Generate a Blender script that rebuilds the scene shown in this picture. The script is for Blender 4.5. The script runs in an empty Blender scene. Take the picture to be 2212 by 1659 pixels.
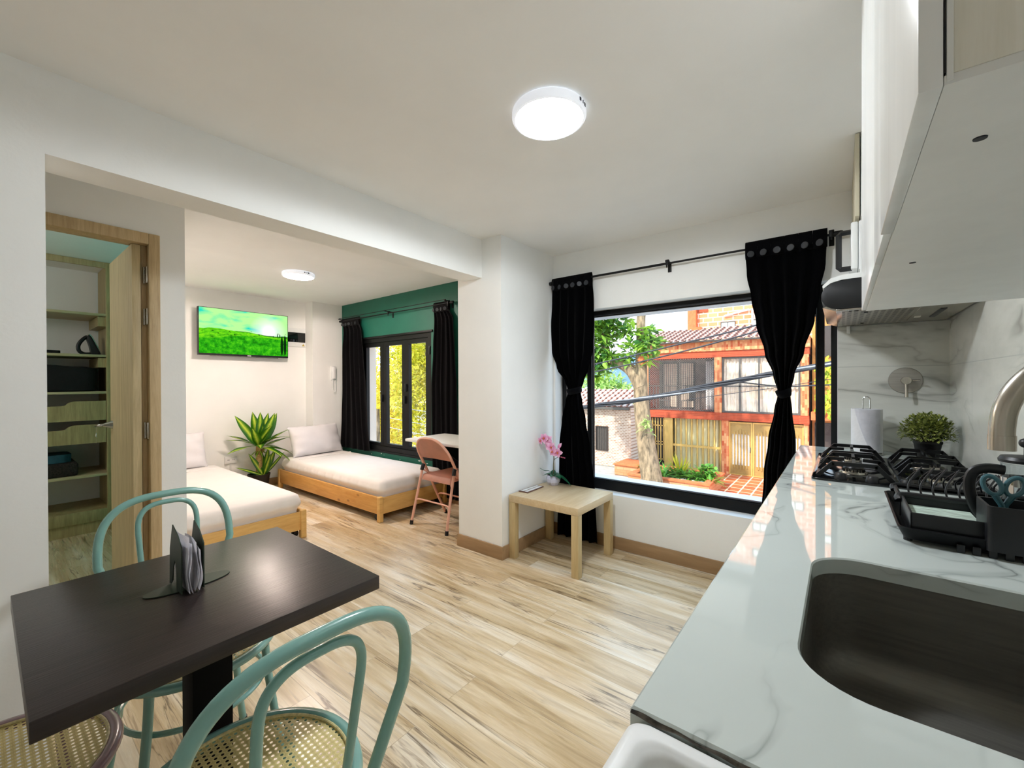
import bpy, bmesh, math, random
from mathutils import Vector, Matrix
SC = bpy.context.scene
COL = SC.collection
PI = math.pi
rnd = random.Random(7)

# ------------------------------------------------------------------ colours and node helpers
def lin(h, a=1.0):
    if not isinstance(h, str):
        return tuple(h) + (a,) if len(h) == 3 else tuple(h)
    h = h.lstrip('#')
    o = []
    for i in (0, 2, 4):
        c = int(h[i:i+2], 16) / 255
        o.append(c / 12.92 if c <= .04045 else ((c + .055) / 1.055) ** 2.4)
    return tuple(o) + (a,)

class NT:
    """A thin wrapper round a node tree: n(type, {props}, **inputs) where an input may be a socket, number or colour."""
    def __init__(s, tree):
        s.t = tree
        s.t.nodes.clear()
    def n(s, typ, props=None, **ins):
        d = s.t.nodes.new(typ)
        for k, v in (props or {}).items():
            setattr(d, k, v)
        for k, v in ins.items():
            sk = d.inputs[int(k[1:])] if k[0] == 'i' and k[1:].isdigit() else d.inputs[k.replace('_', ' ')]
            if isinstance(v, bpy.types.NodeSocket):
                s.t.links.new(v, sk)
            else:
                sk.default_value = v
        return d
    def math(s, op, a, b=0.0, c=0.0, clamp=False):
        d = s.n('ShaderNodeMath', {'operation': op, 'use_clamp': clamp}, i0=a, i1=b)
        if op in ('MULTIPLY_ADD', 'COMPARE', 'SMOOTH_MIN', 'SMOOTH_MAX'):
            v = c
            if isinstance(v, bpy.types.NodeSocket): s.t.links.new(v, d.inputs[2])
            else: d.inputs[2].default_value = v
        return d.outputs[0]
    def ramp(s, f, stops, interp='LINEAR'):
        d = s.n('ShaderNodeValToRGB', None, Fac=f)
        cr = d.color_ramp
        cr.interpolation = interp
        while len(cr.elements) < len(stops):
            cr.elements.new(.5)
        for e, (p, c) in zip(cr.elements, stops):
            e.position = p
            e.color = lin(c) if not isinstance(c, (int, float)) else (c, c, c, 1)
        return d.outputs[0]
    def mix(s, f, a, b, mode='MIX'):
        d = s.n('ShaderNodeMix', {'data_type': 'RGBA', 'blend_type': mode})
        for k, v in ((0, f), (6, a), (7, b)):
            if isinstance(v, bpy.types.NodeSocket): s.t.links.new(v, d.inputs[k])
            else: d.inputs[k].default_value = (lin(v) if isinstance(v, (str, tuple, list)) else v)
        return d.outputs[2]
    def coord(s, scale=(1, 1, 1), rot=(0, 0, 0), loc=(0, 0, 0), out='Object'):
        tc = s.n('ShaderNodeTexCoord')
        m = s.n('ShaderNodeMapping', None, Vector=tc.outputs[out])
        m.inputs['Scale'].default_value = scale
        m.inputs['Rotation'].default_value = rot
        m.inputs['Location'].default_value = loc
        return m.outputs[0]
    def noise(s, vec, scale=5, detail=3, rough=.5, dist=0, out=0):
        d = s.n('ShaderNodeTexNoise', None, Vector=vec, Scale=scale, Detail=detail, Roughness=rough, Distortion=dist)
        return d.outputs[out]
    def bump(s, h, strength=.2, dist=.01):
        return s.n('ShaderNodeBump', None, Height=h, Strength=strength, Distance=dist).outputs[0]
    def out(s, shader):
        o = s.n('ShaderNodeOutputMaterial')
        s.t.links.new(shader, o.inputs['Surface'])
    def bsdf(s, col, rough=.5, metal=0., normal=None, spec=.5, coat=0., sheen=0., trans=0., alpha=None):
        d = s.n('ShaderNodeBsdfPrincipled')
        for k, v in (('Base Color', col), ('Roughness', rough), ('Metallic', metal), ('Specular IOR Level', spec),
                     ('Coat Weight', coat), ('Sheen Weight', sheen), ('Normal', normal), ('Alpha', alpha)):
            if v is None: continue
            if isinstance(v, bpy.types.NodeSocket): s.t.links.new(v, d.inputs[k])
            elif k == 'Base Color': d.inputs[k].default_value = lin(v)
            else: d.inputs[k].default_value = v
        return d

def new_mat(name):
    m = bpy.data.materials.new(name)
    m.use_nodes = True
    return m, NT(m.node_tree)

def pm(name, col, rough=.5, metal=0., var=.06, scale=14, bump=0., bscale=None, spec=.5, coat=0., sheen=0., stretch=(1, 1, 1)):
    """A plain surface with slight procedural variation of tone (and bump)."""
    m, t = new_mat(name)
    v = t.coord(stretch)
    n = t.noise(v, scale, 4, .6)
    c = lin(col)
    lo = tuple(x * (1 - var * 2) for x in c[:3]) + (1,)
    hi = tuple(min(1, x * (1 + var * 2)) for x in c[:3]) + (1,)
    cc = t.ramp(n, [(.3, lo), (.7, hi)])
    nm = t.bump(t.noise(v, bscale or scale * 6, 3), bump, .004) if bump else None
    b = t.bsdf(cc, rough, metal, nm, spec, coat, sheen)
    t.out(b.outputs[0])
    return m

def leaf_mat(name, a, b, trans=.35, rough=.5):
    m, t = new_mat(name)
    tc = t.n('ShaderNodeTexCoord')
    geo = t.n('ShaderNodeNewGeometry')
    f = t.math('ADD', t.math('MULTIPLY', geo.outputs['Random Per Island'], .8), t.math('MULTIPLY', t.noise(tc.outputs['Object'], 2.5, 2), .3))
    c = t.ramp(f, [(.1, a), (.9, b)])
    d = t.bsdf(c, rough)
    tr = t.n('ShaderNodeBsdfTranslucent', None, Color=c)
    mx = t.n('ShaderNodeMixShader', None, i0=trans, i1=d.outputs[0], i2=tr.outputs[0])
    t.out(mx.outputs[0])
    return m

# ------------------------------------------------------------------ mesh builder
def cr_spline(pts, n=6, closed=False):
    """Catmull-Rom through the points."""
    P = [Vector(p) for p in pts]
    out = []
    N = len(P)
    rng = range(N if closed else N - 1)
    for i in rng:
        if closed:
            p0, p1, p2, p3 = P[(i-1) % N], P[i], P[(i+1) % N], P[(i+2) % N]
        else:
            p0, p1, p2, p3 = P[max(i-1, 0)], P[i], P[i+1], P[min(i+2, N-1)]
        for k in range(n):
            t = k / n
            out.append(.5 * ((2*p1) + (-p0+p2)*t + (2*p0-5*p1+4*p2-p3)*t*t + (-p0+3*p1-3*p2+p3)*t**3))
    if not closed:
        out.append(P[-1])
    return out

class MB:
    def __init__(s):
        s.bm = bmesh.new()
    def face(s, pts):
        vs = [s.bm.verts.new(p) for p in pts]
        return s.bm.faces.new(vs)
    def box(s, x0, x1, y0, y1, z0, z1, bev=0., seg=2, M=None):
        if x0 > x1: x0, x1 = x1, x0
        if y0 > y1: y0, y1 = y1, y0
        if z0 > z1: z0, z1 = z1, z0
        v = [s.bm.verts.new((x, y, z)) for x in (x0, x1) for y in (y0, y1) for z in (z0, z1)]
        f = [s.bm.faces.new([v[i] for i in q]) for q in ((0, 1, 3, 2), (4, 6, 7, 5), (0, 4, 5, 1), (2, 3, 7, 6), (0, 2, 6, 4), (1, 5, 7, 3))]
        allv = set(v)
        if bev > 0:
            es = list({e for q in f for e in q.edges})
            r = bmesh.ops.bevel(s.bm, geom=es, offset=min(bev, .49 * min(x1-x0, y1-y0, z1-z0)), segments=seg, affect='EDGES', profile=.5, clamp_overlap=True)
            allv = set(r['verts']) | {w for w in v if w.is_valid}
        if M is not None:
            for w in allv:
                w.co = M @ w.co
        return list(allv)
    def obox(s, c, size, rot=(0, 0, 0), bev=0., seg=2):
        """A box of the given size round the centre c, turned by the Euler angles rot."""
        from mathutils import Euler
        M = Matrix.Translation(Vector(c)) @ Euler(rot).to_matrix().to_4x4()
        hx, hy, hz = [q / 2 for q in size]
        return s.box(-hx, hx, -hy, hy, -hz, hz, bev, seg, M)
    def tube(s, pts, r, n=10, closed=False, caps=True, flat=None):
        P = [Vector(p) for p in pts]
        N = len(P)
        R = r if isinstance(r, (list, tuple)) else [r] * N
        rings = []
        up = None
        for i, p in enumerate(P):
            if closed:
                t = (P[(i+1) % N] - P[(i-1) % N])
            else:
                t = P[min(i+1, N-1)] - P[max(i-1, 0)]
            if t.length < 1e-9: t = Vector((0, 0, 1))
            t.normalize()
            if up is None:
                a = Vector((0, 0, 1)) if abs(t.z) < .9 else Vector((1, 0, 0))
                up = (a - t * a.dot(t)).normalized()
            else:
                up = up - t * up.dot(t)
                if up.length < 1e-6:
                    a = Vector((0, 0, 1)) if abs(t.z) < .9 else Vector((1, 0, 0))
                    up = a - t * a.dot(t)
                up.normalize()
            b = t.cross(up)
            fu, fb = flat if flat else (1, 1)
            rings.append([s.bm.verts.new(p + (up * math.cos(2*PI*k/n) * fu + b * math.sin(2*PI*k/n) * fb) * R[i]) for k in range(n)])
        m = N if closed else N - 1
        for i in range(m):
            A, B = rings[i], rings[(i+1) % N]
            for k in range(n):
                s.bm.faces.new((A[k], A[(k+1) % n], B[(k+1) % n], B[k]))
        if caps and not closed:
            s.bm.faces.new(list(reversed(rings[0])))
            s.bm.faces.new(rings[-1])
        return rings
    def cyl(s, p0, p1, r0, r1=None, n=24):
        return s.tube([p0, p1], [r0, r0 if r1 is None else r1], n)
    def lathe(s, prof, c=(0, 0, 0), n=32, ang=2*PI, M=None):
        """prof: list of (radius, z); a radius of 0 closes the end."""
        c = Vector(c)
        full = abs(ang - 2*PI) < 1e-6
        cols = n if full else n + 1
        rows = []
        for r, z in prof:
            if r < 1e-7:
                q = c + Vector((0, 0, z))
                rows.append([s.bm.verts.new(M @ q if M else q)])
            else:
                row = []
                for k in range(cols):
                    a = ang * k / n
                    q = c + Vector((r * math.cos(a), r * math.sin(a), z))
                    row.append(s.bm.verts.new(M @ q if M else q))
                rows.append(row)
        for A, B in zip(rows, rows[1:]):
            for k in range(n):
                k2 = (k + 1) % cols
                if len(A) == 1 and len(B) == 1: continue
                if len(A) == 1: s.bm.faces.new((A[0], B[k], B[k2]))
                elif len(B) == 1: s.bm.faces.new((A[k], A[k2], B[0]))
                else: s.bm.faces.new((A[k], A[k2], B[k2], B[k]))
    def prism(s, poly, axis, a, b, M=None, bev=0.):
        """poly in the plane across axis: axis X -> (y,z), Y -> (x,z), Z -> (x,y)."""
        def P(p, w):
            q = {'X': (w, p[0], p[1]), 'Y': (p[0], w, p[1]), 'Z': (p[0], p[1], w)}[axis]
            return M @ Vector(q) if M else q
        A = [s.bm.verts.new(P(p, a)) for p in poly]
        B = [s.bm.verts.new(P(p, b)) for p in poly]
        n = len(poly)
        fs = [s.bm.faces.new(A[::-1]), s.bm.faces.new(B)]
        for k in range(n):
            fs.append(s.bm.faces.new((A[k], A[(k+1) % n], B[(k+1) % n], B[k])))
        if bev:
            es = list(set(fs[0].edges) | set(fs[1].edges))
            bmesh.ops.bevel(s.bm, geom=es, offset=bev, segments=2, affect='EDGES', profile=.5)
    def ring_prism(s, outer, inner, axis, a, b):
        """A frame: outer and inner loops with the same number of points."""
        def P(p, w):
            return {'X': (w, p[0], p[1]), 'Y': (p[0], w, p[1]), 'Z': (p[0], p[1], w)}[axis]
        n = len(outer)
        L = [[s.bm.verts.new(P(p, w)) for p in lp] for lp in (outer, inner) for w in (a, b)]
        oa, ob, ia, ib = L
        for k in range(n):
            j = (k + 1) % n
            s.bm.faces.new((oa[k], oa[j], ob[j], ob[k]))
            s.bm.faces.new((ia[j], ia[k], ib[k], ib[j]))
            s.bm.faces.new((oa[j], oa[k], ia[k], ia[j]))
            s.bm.faces.new((ob[k], ob[j], ib[j], ib[k]))
    def grid(s, fn, nu, nv, cu=False, cv=False):
        V = [[s.bm.verts.new(fn(i / nu, j / nv)) for j in range(nv if cv else nv + 1)] for i in range(nu if cu else nu + 1)]
        for i in range(nu):
            for j in range(nv):
                i2 = (i + 1) % len(V); j2 = (j + 1) % len(V[0])
                s.bm.faces.new((V[i][j], V[i2][j], V[i2][j2], V[i][j2]))
        return V
    def ball(s, c, r, nu=20, nv=12, sq=(1, 1, 1)):
        prof = [(r * math.sin(PI * k / nv), -r * math.cos(PI * k / nv)) for k in range(nv + 1)]
        prof[0] = (0, -r); prof[-1] = (0, r)
        M = Matrix.Translation(Vector(c)) @ Matrix.Diagonal((sq[0], sq[1], sq[2], 1))
        s.lathe(prof, (0, 0, 0), nu, M=M)
    def leaf(s, base, d, up, L, W, bend=.2, n=4, fold=.12):
        """One pointed leaf: base point, direction, up, length, width."""
        d = Vector(d).normalized(); up = Vector(up)
        side = d.cross(up)
        if side.length < 1e-4: side = d.cross(Vector((1, 0, 0)))
        side.normalize(); nrm = side.cross(d).normalized()
        base = Vector(base)
        prev = None
        for i in range(n + 1):
            t = i / n
            w = W * (math.sin(PI * min(1, t * .93 + .07)) ** .8) * (1 - .25 * t)
            if i == n: w = 0
            c = base + d * L * t - nrm * bend * L * t * t
            if w < 1e-6:
                row = [s.bm.verts.new(c)]
            else:
                row = [s.bm.verts.new(c - side * w + nrm * fold * w), s.bm.verts.new(c), s.bm.verts.new(c + side * w + nrm * fold * w)]
            if prev:
                if len(row) == 3:
                    for k in (0, 1): s.bm.faces.new((prev[k], prev[k+1], row[k+1], row[k]))
                else:
                    for k in (0, 1): s.bm.faces.new((prev[k], prev[k+1], row[0]))
            prev = row
    def build(s, name, mat=None, parent=None, smooth=35, local=False, label=None, keep=False, norm=True):
        """Make ONE mesh object. Coordinates are world ones unless local; under a parent they are made relative to it."""
        if norm: bmesh.ops.recalc_face_normals(s.bm, faces=s.bm.faces)
        off = Vector((0, 0, 0))
        if not local:
            p = parent
            while p is not None:
                off += p.location
                p = p.parent
        loc = Vector((0, 0, 0))
        if parent is None and not keep and not local:
            xs = [v.co for v in s.bm.verts]
            loc = Vector((sum((min(c.x for c in xs), max(c.x for c in xs))) / 2, sum((min(c.y for c in xs), max(c.y for c in xs))) / 2, min(c.z for c in xs)))
            off = loc
        if off.length > 0:
            bmesh.ops.translate(s.bm, vec=-off, verts=s.bm.verts)
        me = bpy.data.meshes.new(name)
        s.bm.to_mesh(me)
        s.bm.free()
        if smooth is not None:
            me.shade_smooth()
            me.set_sharp_from_angle(angle=math.radians(smooth))
        for m in (mat if isinstance(mat, (list, tuple)) else [mat]):
            if m: me.materials.append(m)
        o = bpy.data.objects.new(name, me)
        COL.objects.link(o)
        if parent is not None: o.parent = parent
        else: o.location = loc
        if label: o['label'] = label
        return o

def tag(o, label=None, cat=None, group=None, kind=None):
    if label: o['label'] = label
    if cat: o['category'] = cat
    if group: o['group'] = group
    if kind: o['kind'] = kind
    return o
def thing(name, label, cat, loc=(0, 0, 0), group=None, kind=None):
    o = bpy.data.objects.new(name, None)
    COL.objects.link(o)
    o.empty_display_size = .1
    o.location = loc
    return tag(o, label, cat, group, kind)
def struct(mb, name, mat, label=None, parent=None, smooth=35):
    o = mb.build(name, mat, parent, smooth, keep=True)
    o['kind'] = 'structure'
    if label: o['label'] = label
    return o
def one(mb, name, mat, label, cat, group=None, smooth=35, kind=None):
    return tag(mb.build(name, mat, None, smooth), label, cat, group, kind)
def bx(*a, **k):
    m = MB(); m.box(*a, **k); return m
def copy_tree(o, parent=None):
    c = o.copy(); COL.objects.link(c)
    if parent is not None: c.parent = parent
    for ch in list(o.children):
        copy_tree(ch, c)
    return c
# ------------------------------------------------------------------ materials
M = {}
M['wall'] = pm('white_plaster', '#f2f3f1', .75, var=.010, scale=3, bump=.10, bscale=70, spec=.25)
M['ceiling'] = pm('ceiling_paint', '#f5f5f3', .85, var=.012, scale=2, bump=.05, bscale=50, spec=.2)
M['green_wall'] = pm('green_wall_paint', '#12604f', .55, var=.04, scale=4, bump=.08, bscale=70)
M['turquoise'] = pm('turquoise_paint', '#4fd0c8', .6, var=.04, scale=5)
M['black_metal'] = pm('black_aluminium', '#08090b', .5, 0., var=.1, spec=.3)
M['black_matt'] = pm('matt_black_lacquer', '#060505', .75, var=.1, spec=.15)
M['black_plastic'] = pm('black_plastic', '#101216', .42, var=.08, bump=.05, bscale=200)
M['dark_plastic'] = pm('charcoal_plastic', '#1c2124', .5, var=.08, bump=.1, bscale=260)
M['white_plastic'] = pm('white_plastic', '#e8eaea', .35, var=.02)
M['white_gloss'] = pm('white_melamine', '#f1f3f2', .22, var=.015, stretch=(1, 1, .1), scale=30)
M['white_matt'] = pm('white_board', '#e9ebe9', .5, var=.015)
M['curtain'] = pm('black_curtain_cloth', '#040407', .9, var=.2, scale=60, bump=.1, bscale=300, sheen=.03, spec=.08)
M['curtain_dark'] = pm('charcoal_curtain_cloth', '#0d0b0f', .85, var=.2, scale=50, bump=.1, bscale=300, sheen=.06, spec=.1)
M['button'] = pm('grey_button', '#23262c', .5, var=.1)
M['steel'] = pm('brushed_steel', '#b9b4aa', .26, 1., var=.08, scale=60, stretch=(1, 1, .05))
M['sink_steel'] = pm('satin_steel', '#aaa79f', .5, .7, var=.06, scale=140, stretch=(.05, 1, 1))
M['chrome'] = pm('chrome', '#c9c8c4', .12, 1., var=.03)
M['iron_black'] = pm('black_cast_iron', '#0d0e10', .38, .2, var=.2, bump=.12, bscale=160)
M['black_glass'] = pm('black_hob_glass', '#0a0b0d', .08, var=.05, spec=.6)
M['green_metal'] = pm('sage_green_paint', '#79a8a0', .26, var=.03, coat=.3)
M['pink_metal'] = pm('mauve_paint', '#9a7f86', .26, var=.04, coat=.3)
M['salmon'] = pm('salmon_paint', '#e0ab96', .4, var=.03)
M['sheet'] = pm('white_cotton', '#f0ece9', .85, var=.012, scale=8, bump=.12, bscale=30, sheen=.2, spec=.2)
M['pillow'] = pm('white_pillowcase', '#e9e7ea', .85, var=.012, scale=8, bump=.2, bscale=24, sheen=.2, spec=.2)
M['paper'] = pm('paper', '#f0f0f2', .85, var=.015, scale=30, bump=.35, bscale=90, spec=.2)
M['napkin'] = pm('napkin_paper', '#f3f2f6', .9, var=.03, scale=30, bump=.3, bscale=120, spec=.2)
M['holder_green'] = pm('dark_green_metal', '#2a382b', .45, .2, var=.1)
M['teal'] = pm('teal_plastic', '#35606a', .4, var=.05)
M['pot_white'] = pm('lavender_white_ceramic', '#c9cbe0', .4, var=.03)
M['pot_black'] = pm('black_pot', '#131313', .5, var=.1)
M['soil'] = pm('soil', '#2a1d14', .95, var=.3, scale=60, bump=.5)
M['card'] = pm('brown_card', '#6b4a3d', .6, var=.1)
M['dark_cloth'] = pm('dark_folded_cloth', '#0b090b', .95, var=.3, scale=30, bump=.4, bscale=50)
M['pinkish_cloth'] = pm('rust_cloth', '#7a4438', .95, var=.2, scale=30, bump=.4, bscale=50)
M['blue_cloth'] = pm('blue_cloth', '#2f5668', .9, var=.15, scale=20, bump=.4, bscale=40)
M['woven'] = pm('dark_woven_basket', '#2a211d', .9, var=.5, scale=80, bump=.6, bscale=90)
M['warning'] = pm('yellow_sticker', '#b39a3a', .5, var=.1)
M['grout'] = pm('rough_brown_grout', '#5b544a', .9, var=.4, scale=60, bump=.8, bscale=80)
M['clear'] = None

def glass(name, tint=(1, 1, 1), ior=1.4):
    m, t = new_mat(name)
    v = t.coord()
    bf = t.n('ShaderNodeNewGeometry').outputs['Backfacing']
    fr = t.n('ShaderNodeFresnel', None, IOR=t.math('MULTIPLY_ADD', bf, 1 / ior - ior, ior))
    tr = t.n('ShaderNodeBsdfTransparent', None, Color=tuple(tint) + (1,))
    gl = t.n('ShaderNodeBsdfGlossy', None, Roughness=.02)
    f = t.math('MULTIPLY', fr.outputs[0], t.math('MULTIPLY_ADD', t.noise(v, 3, 1), .1, .9))
    t.out(t.n('ShaderNodeMixShader', None, i0=f, i1=tr.outputs[0], i2=gl.outputs[0]).outputs[0])
    return m
M['glass'] = glass('window_glass')
M['carafe'] = glass('carafe_glass', (.9, .92, .93), 1.5)

def emit(name, col, strength):
    m, t = new_mat(name)
    v = t.coord()
    c = t.mix(t.noise(v, 8, 1), tuple(x * .98 for x in lin(col)[:3]) + (1,), lin(col))
    t.out(t.n('ShaderNodeEmission', None, Color=c, Strength=strength).outputs[0])
    return m

def wood(name, light, dark, axis='X', scale=1., rough=.5, plank=None, knots=0., bump=.06, streak=14):
    """Straight-grained wood: grain runs along axis."""
    m, t = new_mat(name)
    st = {'X': (1.0, streak, streak), 'Y': (streak, 1.0, streak), 'Z': (streak, streak, 1.0)}[axis]
    v = t.coord(tuple(q * scale for q in st))
    n1 = t.noise(v, 2.2, 6, .62, .6)
    n2 = t.noise(v, 9, 4, .6)
    f = t.math('MULTIPLY_ADD', n2, .35, t.math('MULTIPLY', n1, .75))
    c = t.ramp(f, [(.3, dark), (.72, light)])
    if knots:
        vk = t.coord(tuple((4 if q == 1.0 else 9) for q in st))
        vo = t.n('ShaderNodeTexVoronoi', None, Vector=vk, Scale=1.0, Randomness=1.0).outputs['Distance']
        k = t.ramp(vo, [(.02, 1.), (.14, 0.)])
        c = t.mix(t.math('MULTIPLY', k, knots), c, '#7d4a1c')
    b = t.bsdf(c, rough, 0, t.bump(n2, bump, .003))
    t.out(b.outputs[0])
    return m
M['oak_door'] = wood('light_oak_veneer', '#d2c096', '#aa976e', 'Z', 1.4, .5)
M['oak_frame'] = wood('oak_frame', '#cdb68c', '#a68d66', 'Z', 1.6, .5)
M['closet_wood'] = wood('closet_oak', '#b9a878', '#86764e', 'Z', 1.3, .5)
M['shelf_wood'] = wood('shelf_oak', '#d3c19a', '#a08c66', 'Y', 1.3, .5)
M['pine'] = wood('clear_pine', '#e8b86e', '#c68a42', 'X', 1.1, .4, knots=.9, streak=9)
M['pine_end'] = wood('clear_pine_end', '#eac37a', '#cc9a54', 'Y', 1.2, .4, knots=.25, streak=10)
M['birch'] = wood('birch_effect_foil', '#ddc8a4', '#c4a97e', 'Y', 1.0, .35, streak=9)
M['birch_leg'] = wood('birch_effect_leg', '#cfba8c', '#b2986a', 'Z', 1.0, .4, streak=9)
M['wenge'] = wood('wenge_laminate', '#302624', '#181111', 'Y', 1.3, .30, bump=.25, streak=22)
M['baseboard'] = wood('brown_baseboard', '#a98a66', '#8d6f4d', 'X', .8, .5, streak=8)
M['wood_floor_dark'] = M['baseboard']

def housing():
    m, t = new_mat('lamp_rim_added_glow')
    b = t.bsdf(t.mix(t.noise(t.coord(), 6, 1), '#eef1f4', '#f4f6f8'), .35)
    b.inputs['Emission Color'].default_value = lin('#e8eefc'); b.inputs['Emission Strength'].default_value = .42  # glow added to the plain white rim so that it looks brightly lit
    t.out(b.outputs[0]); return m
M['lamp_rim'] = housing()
# floor: oak planks along X with dark streaks
def floor_mat():
    m, t = new_mat('light_oak_planks')
    tc = t.n('ShaderNodeTexCoord').outputs['Object']
    br = t.n('ShaderNodeTexBrick', {'offset': .37, 'offset_frequency': 2}, Vector=tc, Color1=(0, 0, 0, 1), Color2=(1, 1, 1, 1),
             Mortar=(.5, .5, .5, 1), Scale=1., Mortar_Size=.0012, Mortar_Smooth=.1, Bias=0., Brick_Width=1.22, Row_Height=.162)
    rv = t.n('ShaderNodeSeparateColor', None, Color=br.outputs['Color']).outputs[0]
    off = t.n('ShaderNodeCombineXYZ', None, X=t.math('MULTIPLY', rv, 37.), Y=t.math('MULTIPLY', rv, 13.), Z=t.math('MULTIPLY', rv, 5.)).outputs[0]
    vv = t.n('ShaderNodeVectorMath', {'operation': 'ADD'}, i0=tc, i1=off).outputs[0]
    def strv(sx, sy):
        mp = t.n('ShaderNodeMapping', None, Vector=vv); mp.inputs['Scale'].default_value = (sx, sy, 1); return mp.outputs[0]
    tone = t.noise(strv(.8, 8.), 1.5, 4, .6, .5)
    grain = t.noise(strv(1.4, 34), 2.0, 6, .62, .3)
    def veins(sx, sy, sc, dist, wd):
        q = t.noise(strv(sx, sy), sc, 4, .55, dist)
        return t.ramp(t.math('ABSOLUTE', t.math('SUBTRACT', q, .5)), [(0., 1.), (wd, .6), (wd * 2.6, 0.)])
    v1 = t.math('MULTIPLY', veins(.6, 7., 1.6, .9, .009), t.ramp(t.noise(strv(1.0, 3.2), 1.3, 2), [(.47, 0.), (.58, 1.)]))
    v2 = t.math('MULTIPLY', veins(1.1, 16., 1.8, .5, .014), t.ramp(t.noise(strv(1.3, 5.), 1.7, 2), [(.52, 0.), (.62, 1.)]))
    rust = t.ramp(t.noise(strv(.9, 4.2), 1.4, 3, .5, .6), [(.55, 0.), (.72, 1.)])
    base = t.ramp(t.math('MULTIPLY_ADD', rv, .16, t.math('MULTIPLY', tone, .92)), [(.30, '#a48c69'), (.44, '#c6b08a'), (.56, '#dccaaa'), (.72, '#eee4d0')])
    c = t.mix(t.math('MULTIPLY', rust, .20), base, '#bb9a70')
    c = t.mix(t.math('MULTIPLY', t.ramp(grain, [(.46, 0.), (.72, 1.)]), .36), c, '#8f7757')
    c = t.mix(t.math('MULTIPLY', v2, .5), c, '#7d6347')
    c = t.mix(t.math('MULTIPLY', v1, .8), c, '#56422f')
    c = t.mix(t.math('MULTIPLY', br.outputs['Fac'], .35), c, '#6b5942')
    b = t.bsdf(c, t.math('MULTIPLY_ADD', grain, .12, .22), 0, t.bump(t.math('SUBTRACT', t.math('MULTIPLY', grain, .3), br.outputs['Fac']), .12, .002))
    t.out(b.outputs[0])
    return m
M['floor'] = floor_mat()

def marble(name, base, vein, scale, rough, width=.012, amount=.8, cloud=.12, coat=0., tile=None, grout='#b9bdb8', diag=False):
    m, t = new_mat(name)
    v0 = t.coord()
    v = t.coord((.55, .55, 1.9), (.55, -.6, 0)) if diag else v0
    w = t.noise(v, scale * .8, 3, .5, out=1)
    vv = t.n('ShaderNodeVectorMath', {'operation': 'MULTIPLY_ADD'}, i0=w, i1=(.55 / scale,) * 3, i2=v).outputs[0]
    a = t.noise(vv, scale, 4, .5, 1.0)
    ln = t.ramp(t.math('ABSOLUTE', t.math('SUBTRACT', a, .5)), [(0., 1.), (width, .4), (width * 4, 0.)])
    gate = t.ramp(t.noise(v, scale * 1.3, 2), [(.42, 0.), (.57, 1.)])
    cl = t.noise(vv, scale * 1.7, 5, .6)
    b0 = t.mix(t.math('MULTIPLY', t.ramp(cl, [(.4, 0.), (.75, 1.)]), cloud), base, vein)
    c = t.mix(t.math('MULTIPLY', t.math('MULTIPLY', ln, gate), amount), b0, vein)
    if tile:
        sep = t.n('ShaderNodeSeparateXYZ', None, Vector=v0)
        gl = None
        for ax, pitch, shift in tile:
            fr = t.math('FRACT', t.math('MULTIPLY_ADD', sep.outputs['XYZ'.index(ax)], 1 / pitch, shift))
            g = t.math('LESS_THAN', fr, .0035 / pitch)
            gl = g if gl is None else t.math('MAXIMUM', gl, g)
        c = t.mix(t.math('MULTIPLY', gl, .8), c, grout)
    d = t.bsdf(c, rough, 0, None, .5, coat)
    t.out(d.outputs[0])
    return m
M['counter'] = marble('white_quartz', '#cbd4d1', '#7a8280', 2.1, .035, .007, .95, .05)
M['tile'] = marble('marble_wall_tile', '#dfe1da', '#8b8b84', 1.6, .22, .016, .75, .38, diag=True, tile=[('Z', .45, .06), ('X', .9, .4), ('Y', .9, .25)])

def cane():
    """Woven cane: octagonal holes left open between crossing strands."""
    m, t = new_mat('woven_cane')
    tc = t.n('ShaderNodeTexCoord').outputs['Object']
    sp = t.n('ShaderNodeSeparateXYZ', None, Vector=tc)
    p = 1 / .0128
    u = t.math('MULTIPLY', sp.outputs[0], p); v = t.math('MULTIPLY', sp.outputs[1], p)
    def cell(a): return t.math('ABSOLUTE', t.math('SUBTRACT', t.math('FRACT', a), .5))
    du, dv = cell(u), cell(v)
    mx = t.math('MAXIMUM', du, dv); sm = t.math('MULTIPLY', t.math('ADD', du, dv), .72)
    d = t.math('MAXIMUM', mx, sm)                 # octagon distance
    hole = t.math('LESS_THAN', d, .235)
    shade = t.ramp(d, [(.2, '#8a7a44'), (.34, '#dccd8c'), (.5, '#bfae6c')])
    st = t.noise(t.coord((300, 40, 1)), 3, 2)
    c = t.mix(t.math('MULTIPLY', st, .35), shade, '#ece0a8')
    b = t.bsdf(c, .5, 0, t.bump(d, .5, .002))
    tr = t.n('ShaderNodeBsdfTransparent')
    t.out(t.n('ShaderNodeMixShader', None, i0=hole, i1=b.outputs[0], i2=tr.outputs[0]).outputs[0])
    return m
M['cane'] = cane()
M['cane_edge'] = pm('cane_binding', '#c9bd88', .5, var=.15, scale=90)

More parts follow.
